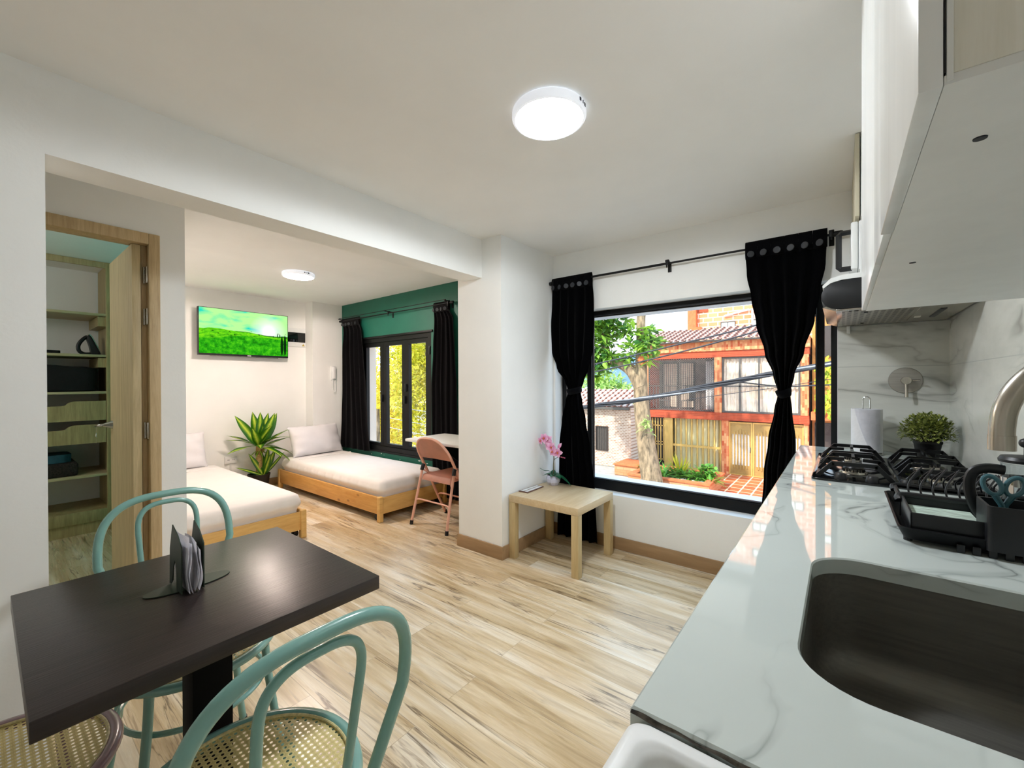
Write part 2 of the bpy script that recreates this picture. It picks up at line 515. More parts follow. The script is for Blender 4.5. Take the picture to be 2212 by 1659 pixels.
def variegated(name, edge, mid, w):
    """Striped leaf: the stripe follows the leaf's own u coordinate kept in a UV map."""
    m, t = new_mat(name)
    uv = t.n('ShaderNodeUVMap', {'uv_map': 'leaf'})
    x = t.n('ShaderNodeSeparateXYZ', None, Vector=uv.outputs[0])
    a = t.math('ABSOLUTE', t.math('SUBTRACT', x.outputs[0], .5))
    n = t.noise(t.coord(), 25, 2)
    f = t.math('ADD', a, t.math('MULTIPLY', t.math('SUBTRACT', n, .5), .16))
    c = t.ramp(f, [(0., mid), (w, '#7fae22'), (w + .14, edge)])
    d = t.bsdf(c, .35)
    tr = t.n('ShaderNodeBsdfTranslucent', None, Color=c)
    t.out(t.n('ShaderNodeMixShader', None, i0=.25, i1=d.outputs[0], i2=tr.outputs[0]).outputs[0])
    return m
M['dracaena'] = variegated('striped_leaf', '#2f6a12', '#d6e05a', .16)
M['trunk_cane'] = pm('dracaena_stem', '#a98c54', .8, var=.3, scale=40, bump=.5, bscale=60, stretch=(1, 1, 4))
M['orchid_leaf'] = pm('orchid_leaf', '#1e5a3c', .35, var=.15)
M['orchid_stem'] = pm('orchid_stem', '#5d5a3a', .6, var=.2)
def petal():
    m, t = new_mat('orchid_petal')
    uv = t.n('ShaderNodeUVMap', {'uv_map': 'leaf'})
    x = t.n('ShaderNodeSeparateXYZ', None, Vector=uv.outputs[0])
    n = t.noise(t.coord((1, 1, 1)), 220, 2)
    c = t.ramp(t.math('MULTIPLY_ADD', n, .25, x.outputs[1]), [(.1, '#c04a78'), (.5, '#e79ac6'), (1., '#f3c6e2')])
    t.out(t.bsdf(c, .6).outputs[0])
    return m
M['petal'] = petal()
M['petal_centre'] = pm('orchid_centre', '#c96a34', .6, var=.2, scale=200)
M['topiary'] = leaf_mat('topiary_leaf', '#20400f', '#c6cf74', .2)

# television picture: rolling green hills under a pale sky
def tv_screen(y0, y1, z0, z1):
    m, t = new_mat('television_picture')
    v = t.n('ShaderNodeTexCoord').outputs['Generated']
    s = t.n('ShaderNodeSeparateXYZ', None, Vector=v)
    u, w = s.outputs[1], s.outputs[2]
    uv = t.n('ShaderNodeCombineXYZ', None, X=t.math('MULTIPLY', u, 1.8), Y=w).outputs[0]
    st = t.n('ShaderNodeMapping', None, Vector=uv); st.inputs['Scale'].default_value = (1.4, 4, 1)
    cl = t.noise(st.outputs[0], 1.5, 4, .5, .5)
    sky = t.ramp(cl, [(.30, '#10d8c0'), (.40, '#8af0a4'), (.52, '#b8f79c')])
    d = t.n('ShaderNodeVectorMath', {'operation': 'DISTANCE'}, i0=uv, i1=(1.8 * .76, .58, 0)).outputs['Value']
    sun = t.ramp(d, [(.10, 1.), (.2, .55), (.42, 0.)])
    sky = t.mix(sun, sky, '#ffffff')
    def ridge(freq, amp, base, seed, slope=0.):
        q = t.n('ShaderNodeCombineXYZ', None, X=t.math('MULTIPLY', u, freq), Y=seed).outputs[0]
        h = t.math('MULTIPLY_ADD', t.noise(q, 1., 3, .5), amp, base)
        return t.math('MULTIPLY_ADD', u, slope, h)
    gn = t.noise(st.outputs[0], 5, 5, .65)
    far = t.ramp(gn, [(.3, '#1c6a10'), (.5, '#5fd21a'), (.75, '#a6f51e')])
    near = t.ramp(t.noise(uv, 9, 5, .7), [(.3, '#155c0c'), (.48, '#28a514'), (.7, '#5fdc1c')])
    c = sky
    c = t.mix(t.math('LESS_THAN', w, ridge(3., .14, .47, 3.3, -.05)), c, '#2f7a1c')
    c = t.mix(t.math('LESS_THAN', w, ridge(2., .22, .45, 8.1, -.10)), c, far)
    bl = t.ramp(t.noise(st.outputs[0], 7, 2, .4), [(.66, 0.), (.68, 1.)])
    band = t.math('MULTIPLY', t.math('GREATER_THAN', w, .36), t.math('LESS_THAN', w, .55))
    c = t.mix(t.math('MULTIPLY', bl, band), c, '#0d3a0c')
    c = t.mix(t.math('LESS_THAN', w, ridge(1.4, .30, .22, 5.7, .02)), c, near)
    for cu, cw, ru, rw in ((.925, .25, .018, .24), (.965, .27, .018, .26), (.87, .49, .006, .05), (.9, .49, .006, .05)):
        e = t.math('ADD', t.math('POWER', t.math('DIVIDE', t.math('ABSOLUTE', t.math('SUBTRACT', u, cu)), ru), 2.),
                   t.math('POWER', t.math('DIVIDE', t.math('ABSOLUTE', t.math('SUBTRACT', w, cw)), rw), 2.))
        e = t.math('ADD', e, t.math('MULTIPLY', t.noise(uv, 60, 2), .9))
        c = t.mix(t.math('LESS_THAN', e, 1.35), c, '#0c2f0c')
    em = t.n('ShaderNodeEmission', None, Color=c, Strength=.95)
    t.out(em.outputs[0])
    return m

# ---- outdoors
def brick(name, c1, c2, mortar, bw, rh, ms=.006, vertical=False, rough=.85, axes='XZ', bump=.4, bias=0., offset=.5):
    m, t = new_mat(name)
    tc = t.n('ShaderNodeTexCoord').outputs['Object']
    s = t.n('ShaderNodeSeparateXYZ', None, Vector=tc)
    a, b = s.outputs['XYZ'.index(axes[0])], s.outputs['XYZ'.index(axes[1])]
    if vertical: a, b = b, a
    v = t.n('ShaderNodeCombineXYZ', None, X=a, Y=b).outputs[0]
    br = t.n('ShaderNodeTexBrick', {'offset': offset}, Vector=v, Color1=lin(c1), Color2=lin(c2), Mortar=lin(mortar), Scale=1., Mortar_Size=ms, Bias=bias, Brick_Width=bw, Row_Height=rh)
    n = t.noise(v, 3, 4)
    c = t.mix(t.math('MULTIPLY', n, .3), br.outputs['Color'], mortar, 'MULTIPLY')
    d = t.bsdf(c, rough, 0, t.bump(t.math('MULTIPLY', br.outputs['Fac'], -1.), bump, .01))
    t.out(d.outputs[0])
    return m
M['brick_red'] = brick('red_clay_slips', '#b84c2a', '#9c4026', '#c97650', .5, .07, .004)
M['brick_mix'] = brick('mixed_clay_slips', '#c65a32', '#e8b07a', '#d99066', .22, .09, .006, vertical=True)
M['brick_tower'] = brick('orange_brick', '#dd7f52', '#e59a70', '#f0d9c2', .9, .45, .05)
M['mosaic'] = brick('mosaic_cladding', '#cdb09a', '#a9856c', '#e3d6c8', .16, .075, .012)
M['planter_brick'] = brick('planter_brick', '#cf8558', '#dba27a', '#b9714a', .3, .12, .006)
M['pave'] = brick('terracotta_paving', '#cf6a38', '#b9562c', '#efc9a6', .42, .55, .028, axes='XY', offset=0.)
M['terracotta'] = pm('terracotta_coping', '#c96a3c', .8, var=.12, scale=6)
M['asphalt'] = pm('grey_asphalt', '#a3a09a', .95, var=.1, scale=4, bump=.3)
M['gold_metal'] = pm('ochre_painted_metal', '#d2ab5e', .45, .2, var=.06, stretch=(1, 1, .2))
M['gold_dark'] = pm('ochre_panel', '#a5864c', .5, .2, var=.06)
M['beige_cloth'] = pm('beige_drapes', '#ecd3bb', .9, var=.14, scale=5, stretch=(6, 1, .4))
M['tan_board'] = pm('tan_blind', '#f2dcac', .8, var=.16, scale=4, stretch=(8, 1, .3))
M['frosted'] = pm('white_frosted_glass', '#f1eee2', .5, var=.03)
M['house_dark'] = pm('dull_brown_wall', '#6b5a50', .9, var=.2, scale=3)  # dull brown of the house's rear and set-back walls
M['grey_frame'] = pm('grey_window_frame', '#55504b', .5, var=.08)
M['dark_frame'] = pm('brown_window_frame', '#3a302a', .5, var=.08)
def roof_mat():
    m, t = new_mat('banded_roof_tile')
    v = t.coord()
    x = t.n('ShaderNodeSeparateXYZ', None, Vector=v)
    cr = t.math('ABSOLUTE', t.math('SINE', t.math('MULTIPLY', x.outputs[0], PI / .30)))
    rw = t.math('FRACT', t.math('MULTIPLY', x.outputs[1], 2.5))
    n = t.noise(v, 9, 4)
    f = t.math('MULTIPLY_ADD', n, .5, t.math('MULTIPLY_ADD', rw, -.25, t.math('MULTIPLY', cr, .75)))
    c = t.ramp(f, [(.22, '#4f2f28'), (.5, '#9a6a58'), (.8, '#d9c6bb')])  # pale along the barrel crests, darker in the valleys and along each row
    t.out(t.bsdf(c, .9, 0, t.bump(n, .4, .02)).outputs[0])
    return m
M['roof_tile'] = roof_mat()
M['bark'] = pm('grey_brown_bark', '#86735a', .95, var=.35, scale=9, bump=.9, bscale=18, stretch=(1, 1, .35))
M['leaf_street'] = leaf_mat('street_tree_leaf', '#2a6a3c', '#9cc545', .4)
M['leaf_yellow'] = leaf_mat('yellow_green_leaf', '#b5ac1a', '#fbe85a', .5)
M['leaf_yellow_dark'] = leaf_mat('olive_leaf', '#8a901a', '#eee450', .5)
M['leaf_green'] = leaf_mat('bush_leaf', '#2c6b22', '#79b23c', .3)
M['leaf_pale'] = leaf_mat('pale_distant_leaf', '#7fae4a', '#c6dd8a', .4)
M['vine'] = leaf_mat('hanging_vine_leaf', '#7d9a12', '#d3dc3a', .4)
M['cable'] = pm('black_cable', '#23242a', .6, var=.2)
M['cable_grey'] = pm('grey_cable', '#8a8d92', .6, var=.15)
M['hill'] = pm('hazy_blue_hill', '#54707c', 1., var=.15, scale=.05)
M['ext_white'] = pm('white_render', '#eceef4', .8, var=.02, scale=3, bump=.2, bscale=40)
M['ext_cream'] = pm('cream_render', '#f6e6d6', .8, var=.02, scale=3, bump=.2, bscale=40)
M['net'] = pm('grey_net', '#8d8984', .8, var=.1)
M['stone_white'] = pm('white_pebbles', '#dddcd6', .8, var=.2, scale=80, bump=.6)
# ------------------------------------------------------------------ room shell (metres; camera stands at x=0,y=0)
H = 2.285
WY, GY = 2.94, 3.02            # inner faces of the kitchen window wall and the bedroom window wall
TVX = -5.48
struct(bx(-5.62, .55, -1.7, 3.26, -.12, 0), 'floor', M['floor'], 'light oak plank floor with dark grain streaks')
struct(bx(-5.62, .55, -1.7, 3.26, H, H + .18), 'ceiling', M['ceiling'], 'plain white plastered ceiling')
m = MB()
m.box(-1.90, .55, WY, 3.24, 0, .398); m.box(-1.90, .55, WY, 3.24, 1.813, H)
m.box(-.02, .55, WY, 3.24, .398, 1.813); m.box(-1.90, -1.86, WY, 3.24, .398, 1.813)
struct(m, 'wall_front', M['wall'], 'white wall round the large street window')
m = MB()
m.box(-5.62, -2.305, GY, 3.24, 0, .42); m.box(-5.62, -2.305, GY, 3.24, 1.80, H)
m.box(-5.62, -4.90, GY, 3.24, .42, 1.80); m.box(-3.49, -2.305, GY, 3.24, .42, 1.80)
struct(m, 'wall_bedroom_front', M['green_wall'], 'dark green wall round the bedroom window')
m = MB()
for x, z, w, h in ((-4.42, .385, .02, .008), (-4.36, .372, .008, .006), (-4.05, .35, .01, .008), (-3.72, .375, .05, .008), (-3.66, .37, .02, .012), (-3.58, .36, .03, .006), (-4.62, .36, .012, .006)):
    m.prism([(x, z), (x + w * .5, z - h * .6), (x + w, z + h * .2), (x + w * .7, z + h), (x + w * .2, z + h * .7)], 'Y', GY - .0015, GY + .001)
struct(m, 'trim_2', M['wall'], 'small chips of bare white plaster in the green wall')
struct(bx(-2.305, -1.877, 2.263, 3.24, 0, H), 'wall_pillar', M['wall'], 'square white pillar between bedroom and kitchen')
struct(bx(-2.237, -2.06, -1.7, .136, 0, H), 'wall_left', M['wall'], 'white wall at the left end of the beam')
struct(bx(-2.237, -2.06, .136, 2.263, 2.008, H), 'ceiling_beam', M['wall'], 'white dropped beam over the opening to the bedroom')
m = MB()
m.box(-3.08, -3.0, .60, .74, 0, H); m.box(-3.08, -3.0, -.16, .60, 2.05, H); m.box(-3.08, -3.0, -1.7, -.16, 0, H)
struct(m, 'wall_closet', M['wall'], 'white wall with the closet doorway')
struct(bx(-5.5, -3.08, .718, .74, 0, H), 'wall_divider', M['wall'])
struct(bx(-5.5, -3.08, .700, .718, 0, H), 'wall_closet_side', M['turquoise'], 'turquoise side wall inside the closet room')
struct(bx(-5.62, TVX, -1.7, 3.24, 0, H), 'wall_bedroom_left', M['wall'], 'white bedroom wall behind the television')
struct(bx(TVX, -5.29, 2.62, GY, 0, H), 'wall_bedroom_pier', M['wall'], 'shallow white pier in the bedroom corner')
struct(bx(.423, .55, -1.7, 3.24, 0, H), 'wall_right', M['wall'], 'white kitchen wall')
struct(bx(-5.62, .55, -1.8, -1.7, 0, H), 'wall_back', M['wall'])
m = MB(); m.box(-.018, .415, WY - .011, WY, .88, 1.545)
struct(m, 'trim_1', M['tile'], 'marble tiles on the window wall behind the hob')
m = MB(); m.box(.412, .423, .0, 1.412, .88, 1.427); m.box(.412, .423, 1.412, WY - .011, .88, 1.70)
struct(m, 'wall_right_tiles', M['tile'], 'marble splashback tiles along the kitchen wall')

def base(name, segs):
    m = MB()
    for s in segs:
        m.box(*s, 0, .093, bev=.003)
    struct(m, name, M['baseboard'])
base('baseboard_front', [(-1.877, -.17, WY - .012, WY)])
base('baseboard_pillar', [(-2.317, -1.865, 2.251, 2.263), (-1.877, -1.865, 2.263, WY - .012), (-2.317, -2.305, 2.263, GY - .012)])
base('baseboard_bedroom_left', [(TVX, TVX + .012, .74, 2.62)])
base('baseboard_bedroom_front', [(-5.29, -2.305, GY - .012, GY)])
base('baseboard_pier', [(TVX, -5.278, 2.608, 2.62), (-5.29, -5.278, 2.62, GY - .012)])

# ---- window 1: wide street window with black frame
def rect(x0, x1, z0, z1): return [(x0, z0), (x1, z0), (x1, z1), (x0, z1)]
w1 = thing('window_1', 'wide black aluminium window above the side table looking on the street', 'window', (-.94, 3.0, .40), kind='structure')
m = MB(); m.ring_prism(rect(-1.86, -.02, .398, 1.813), rect(-1.82, -.05, .468, 1.775), 'Y', 3.05, 3.115)
m.box(-1.82, -.05, 3.06, 3.10, .468, .476)
struct(m, 'window_frame', M['black_metal'], parent=w1)
struct(bx(-1.625, -1.585, 3.048, 3.105, .468, 1.775, bev=.003), 'mullion', M['black_metal'], parent=w1)
struct(bx(-.118, -.080, 3.055, 3.11, .468, 1.775, bev=.003), 'mullion', M['black_metal'], parent=w1)
m = MB(); m.ring_prism(rect(-1.585, -.118, .47, 1.775), rect(-1.579, -.124, .478, 1.768), 'Y', 3.07, 3.09)
struct(m, 'sash', M['black_metal'], parent=w1)
m = MB(); m.box(-1.60, -1.565, 3.03, 3.05, .478, .508, bev=.004)
struct(m, 'window_stop', M['dark_plastic'], parent=w1)
struct(bx(-1.582, -.12, 3.078, 3.082, .474, 1.772), 'pane', M['glass'], parent=w1)
struct(bx(-1.82, -1.625, 3.078, 3.082, .468, 1.772), 'pane', M['glass'], parent=w1)
struct(bx(-.080, -.05, 3.078, 3.082, .468, 1.772), 'pane', M['glass'], parent=w1)
m = MB(); m.box(-2.0, .3, 3.116, 3.262, .30, .466); m.box(-2.0, .3, 3.24, 3.27, 1.775, 1.9); m.box(-1.86, -.02, 3.116, 3.24, 1.776, 1.812)
struct(m, 'window_sill', M['ext_white'], parent=w1)

# ---- window 2: black casement window in the green wall
w2 = thing('window_2', 'black three-pane window in the green bedroom wall', 'window', (-4.19, 3.06, .42), kind='structure')
m = MB(); m.ring_prism(rect(-4.90, -3.49, .42, 1.80), rect(-4.82, -3.55, .475, 1.745), 'Y', 3.025, 3.10)
struct(m, 'window_frame', M['black_metal'], parent=w2)
for a, b in ((-4.75, -4.455), (-4.328, -4.026), (-3.904, -3.605)):
    m = MB(); m.ring_prism(rect(a - .062, b + .062, .478, 1.742), rect(a, b, .512, 1.695), 'Y', 3.04, 3.085)
    sh = struct(m, 'sash', M['black_metal'], parent=w2)
    struct(bx(a, b, 3.06, 3.064, .512, 1.695), 'pane', M['glass'], parent=sh)
m = MB(); m.ring_prism(rect(-4.898, -3.492, .422, 1.798), rect(-4.87, -3.51, .44, 1.78), 'Y', 3.102, 3.26)
struct(m, 'exterior_reveal', M['ext_cream'], parent=w2)
for x, z in ((-4.40, 1.06), (-3.96, 1.05), (-3.94, 1.19), (-3.52, 1.60)):
    m = MB(); m.box(x - .012, x + .012, 3.012, 3.042, z - .045, z + .045, bev=.004)
    struct(m, 'latch', M['black_plastic'], parent=w2)
m = MB(); m.box(-4.95, -3.44, 3.012, 3.03, .40, .425, bev=.003); m.box(-4.93, -3.46, 3.005, 3.03, 1.795, 1.82, bev=.003)
struct(m, 'window_trim', M['black_metal'], parent=w2)

# ---- closet doorway: casing and open leaf
d1 = thing('door_1', 'oak closet door standing open in its oak frame', 'door', (-3.0, .55, 0), kind='structure')
m = MB()
m.box(-3.10, -2.985, .576, .624, 0, 2.073, bev=.003); m.box(-3.10, -2.985, -.20, .576, 2.014, 2.073, bev=.003); m.box(-3.10, -2.985, -.20, -.152, 0, 2.014, bev=.003)
m.box(-3.10, -3.05, .555, .578, 0, 2.03)
struct(m, 'door_frame', M['oak_frame'], parent=d1)
m = MB(); m.box(-3.66, -3.03, .512, .550, .012, 2.012, bev=.003)
lf = struct(m, 'door_leaf', M['oak_door'], parent=d1)
m = MB(); m.lathe([(0, -.052), (.006, -.05), (.024, -.006), (.026, 0), (0, 0)], (0, 0, 0), 20, M=Matrix.Translation((-3.60, .512, .993)) @ Matrix.Rotation(-PI/2, 4, 'X'))
m.tube(cr_spline([(-3.60, .505, .993), (-3.60, .47, .993), (-3.605, .455, .992), (-3.63, .448, .99), (-3.70, .447, .985)], 5), .009, 10)
struct(m, 'handle', M['chrome'], parent=lf)
m = MB(); m.box(-3.702, -3.70, .449, .452, .93, .985); m.tube([(-3.70 + .012 * math.cos(a), .45, .925 + .012 * math.sin(a)) for a in [k * PI / 8 for k in range(16)]], .002, 6, True); m.box(-3.702, -3.698, .449, .451, .875, .915)
struct(m, 'key', M['chrome'], parent=lf)
for z in (1.85, 1.62, .99, .2):
    m = MB(); m.box(-3.045, -3.005, .567, .577, z - .045, z + .045, bev=.002); m.cyl((-3.045, .566, z - .045), (-3.045, .566, z + .045), .006, n=10)
    for dz in (-.03, 0, .03): m.cyl((-3.022, .566, z + dz), (-3.022, .5645, z + dz), .004, n=8)
    struct(m, 'hinge', M['steel'], parent=d1)
# ------------------------------------------------------------------ closet and its contents
cl = thing('closet_unit', 'built-in oak closet with open shelves and two drawers behind the open door', 'closet', (-5.2, .25, 0))
CX, CB = -4.94, -5.46
def shelf(z0, z1, x=CX): return bx(CB, x, -.60, .685, z0, z1, bev=.002)
m = MB(); m.box(CB, CX, .685, .699, 0, H - .003)
m.build('side_panel', M['closet_wood'], cl)
bx(CX - .02, CX + .003, .667, .699, .10, H - .002, bev=.002).build('upright', M['closet_wood'], cl)
bx(CB, CX, -.62, -.60, 0, H - .003).build('side_panel', M['closet_wood'], cl)
bx(CX - .02, CX + .003, -.6, .667, 2.235, H - .002, bev=.002).build('top_rail', M['oak_frame'], cl)
for z in (1.845, 1.497, 1.185, .488):
    shelf(z - .02, z).build('shelf', M['shelf_wood'], cl)
shelf(.165, .185).build('shelf', M['closet_wood'], cl)
bx(CX - .02, CX + .003, -.6, .667, .095, .19, bev=.002).build('bottom_rail', M['closet_wood'], cl)
bx(CX - .06, CX - .012, -.6, .685, .0, .095).build('plinth', M['closet_wood'], cl)
for z in (1.79, 1.44):
    bx(CB + .02, CX - .02, .62, .685, z - .05, z + .03).build('shelf_cleat', M['closet_wood'], cl)
for z0, z1 in ((.943, 1.105), (.752, .908)):
    m = MB(); y1 = .663; zt = z1
    m.prism([(-.58, z0), (y1, z0), (y1, zt), (.47, zt), (.44, zt - .012), (.425, zt - .03), (.40, zt - .036), (-.2, zt - .036), (-.25, zt), (-.58, zt)], 'X', CX - .018, CX)
    dr = m.build('drawer_front', M['closet_wood'], cl)
    m = MB(); m.box(CB + .05, CX - .02, -.56, .62, z0 + .01, z0 + .02); m.box(CB + .05, CX - .02, .61, .62, z0, z0 + .10); m.box(CB + .05, CX - .02, -.56, -.55, z0, z0 + .10)
    m.build('drawer_box', M['closet_wood'], dr)
# iron standing on its heel on the second shelf
ir = thing('clothes_iron', 'dark iron standing upright on the closet shelf', 'iron', (-5.16, .59, 1.497))
m = MB()
m.prism([(.60, 1.499), (.648, 1.499), (.652, 1.52), (.598, 1.655), (.583, 1.672), (.572, 1.664), (.575, 1.63), (.59, 1.575), (.597, 1.53)], 'X', -5.20, -5.12, bev=.006)
m.build('body', M['dark_plastic'], ir)
m = MB(); m.prism([(.650, 1.50), (.657, 1.50), (.659, 1.522), (.603, 1.662), (.586, 1.682), (.583, 1.674), (.598, 1.656), (.653, 1.52)], 'X', -5.215, -5.105)
m.build('soleplate', M['steel'], ir)
m = MB(); m.tube(cr_spline([(-5.16, .60, 1.512), (-5.16, .56, 1.510), (-5.16, .53, 1.53), (-5.16, .522, 1.57), (-5.16, .535, 1.61), (-5.16, .56, 1.645), (-5.16, .58, 1.662)], 5), .014, 10)
m.build('handle', M['black_plastic'], ir)
def lump(name, label, cat, mat, x0, x1, y0, y1, z0, z1, amp=.012, seed=1, group=None):
    rr = random.Random(seed)
    ph = [rr.uniform(0, 6) for _ in range(6)]
    m = MB()
    def fn(u, v):
        a = 2 * PI * u
        sx, sy = math.cos(a), math.sin(a)
        k = (abs(sx) ** 6 + abs(sy) ** 6) ** (-1 / 6)
        t = v
        prof = min(1, (min(t, 1 - t) * 7 + .001)) ** .45
        r = k * prof
        x = (x0 + x1) / 2 + (x1 - x0) / 2 * sx * r
        y = (y0 + y1) / 2 + (y1 - y0) / 2 * sy * r
        zz = z0 + (z1 - z0) * min(1, max(0, (t - .12) / .76)) + amp * math.sin(9 * y + ph[0]) * math.sin(7 * x + ph[1]) * (t > .5)
        return (x, y, max(z0, zz))
    m.grid(fn, 40, 20, cu=True)
    return one(m, name, mat, label, cat, group, 60)
lump('folded_blanket', 'folded black blanket filling the shelf above the drawers', 'blanket', M['dark_cloth'], -5.40, -4.98, .10, .63, 1.186, 1.40, .012, 2)
lump('folded_cloth', 'rust coloured folded cloth beside the black blanket in the closet', 'cloth', M['pinkish_cloth'], -5.35, -4.96, -.35, .09, 1.186, 1.40, .012, 3)
m = MB(); m.box(-5.38, -4.98, -.30, .50, .489, .60, bev=.02); 
one(m, 'woven_basket', M['woven'], 'dark woven basket on the low closet shelf', 'basket')
lump('folded_towel', 'blue folded towel lying on the dark closet basket', 'towel', M['blue_cloth'], -5.36, -5.0, -.25, .47, .601, .67, .01, 4)
for k, (y, s) in enumerate(((.36, .05), (.20, .09), (-.05, .06))):
    lump('dark_pouch', ['small dark pouch lying on the shelf next to the iron', 'long flat dark pouch lying on the iron shelf, second from the iron', 'dark pouch on the iron shelf, farthest from the iron'][k], 'pouch', M['dark_cloth'], -5.25, -5.02, y - s, y + s, 1.498, 1.525, .004, 11 + k)

# ------------------------------------------------------------------ ceiling lamps
def lamp(loc, label, mat, watts, col):
    t = thing('ceiling_lamp', label, 'ceiling lamp', loc, 'round ceiling lamps')
    x, y, z = loc
    m = MB(); m.lathe([(.03, z), (.134, z), (.140, z - .006), (.141, z - .026), (.136, z - .034), (.129, z - .036), (.126, z - .030), (.03, z - .030)], (x, y, 0), 64)
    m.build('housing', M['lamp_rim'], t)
    m = MB(); m.lathe([(.1265, z - .031), (.125, z - .0365), (.10, z - .039), (.05, z - .0405), (0, z - .041)], (x, y, 0), 64)
    m.build('diffuser', mat, t)
    ld = bpy.data.lights.new('lamp_light', 'SPOT'); ld.energy = watts; ld.color = col; ld.spot_size = math.radians(178); ld.spot_blend = .12; ld.shadow_soft_size = .11
    lo = bpy.data.objects.new('lamp_light', ld); COL.objects.link(lo); lo.parent = t; lo.location = (0, 0, -.05)
    m = MB()
    for a in (-.16, -.12, .0, .1, .13, .16):
        b = -PI/2 + .55 + a * 1.0 + 1.1
        c, s_ = math.cos(b), math.sin(b)
        m.obox((x + .1412 * c, y + .1412 * s_, z - .016), (.002, .004, .012), (0, 0, b))
    m.build('selector_switch', M['button'], t)
    return t
M['lamp_cool'] = emit('lamp_cool', '#f2f8ff', 82.)
M['lamp_warm'] = emit('lamp_warm', '#ffdfcc', 115.)
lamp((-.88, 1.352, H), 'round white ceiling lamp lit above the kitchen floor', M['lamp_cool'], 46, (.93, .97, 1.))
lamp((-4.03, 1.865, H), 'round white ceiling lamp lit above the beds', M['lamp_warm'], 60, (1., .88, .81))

# ------------------------------------------------------------------ television, fuse panel, intercom, outlet
tv = thing('television', 'flat wall television showing green hills, above the plant', 'television', (-5.42, 1.90, 1.55))
bx(-5.425, -5.378, 1.436, 2.358, 1.557, 2.075, bev=.004).build('casing', M['black_plastic'], tv)
y0, y1, z0, z1 = 1.443, 2.351, 1.577, 2.069
m = MB(); m.box(-5.3785, -5.3770, y0, y1, z0, z1); m.build('screen', tv_screen(y0, y1, z0, z1), tv, smooth=None)
bx(-5.378, -5.3765, 1.905, 1.943, 1.561, 1.568).build('maker_badge', M['white_plastic'], tv)
m = MB(); m.box(TVX, -5.425, 1.70, 2.10, 1.68, 1.95); m.build('wall_bracket', M['black_metal'], tv)
m = MB(); m.box(-5.42, -5.40, 1.55, 2.25, 1.548, 1.557); m.build('lower_trim', M['steel'], tv)
fp = thing('fuse_panel', 'white fuse panel with dark door beside the television', 'fuse panel', (-5.47, 2.5, 1.71))
bx(TVX, -5.462, 2.30, 2.612, 1.712, 1.948, bev=.003).build('cover', M['white_plastic'], fp)
bx(-5.462, -5.455, 2.30, 2.606, 1.768, 1.892, bev=.003).build('door', M['black_glass'], fp)
m = MB(); m.prism([(2.565, 1.722), (2.60, 1.722), (2.5825, 1.752)], 'X', -5.462, -5.4605); m.build('warning_sign', M['warning'], fp)
ic = thing('intercom_phone', 'white intercom handset on the pier beside the left green-wall curtain', 'intercom', (-5.28, 2.885, 1.28))
bx(-5.29, -5.272, 2.85, 2.925, 1.285, 1.47, bev=.008).build('base', M['white_plastic'], ic)
m = MB(); m.box(-5.272, -5.245, 2.862, 2.912, 1.30, 1.46, bev=.012, seg=3); m.build('handset', M['white_plastic'], ic)
m = MB(); m.tube(cr_spline([(-5.262, 2.872, 1.29), (-5.262, 2.868, 1.20), (-5.262, 2.885, 1.13), (-5.262, 2.905, 1.15), (-5.266, 2.905, 1.285)], 6), .0045, 8); m.build('cord', M['white_plastic'], ic)
ol = thing('wall_outlet', 'white wall outlet with surface conduit behind the potted plant', 'outlet', (-5.47, 1.76, .1))
bx(TVX, -5.462, 1.70, 1.82, .335, .415, bev=.004).build('plate', M['white_plastic'], ol)
for y in (1.729, 1.741, 1.779, 1.791):
    bx(-5.4625, -5.4612, y - .002, y + .002, .37, .385).build('socket_slot', M['dark_plastic'], ol)
bx(TVX, -5.468, 1.752, 1.768, .093, .335).build('conduit', M['white_plastic'], ol)

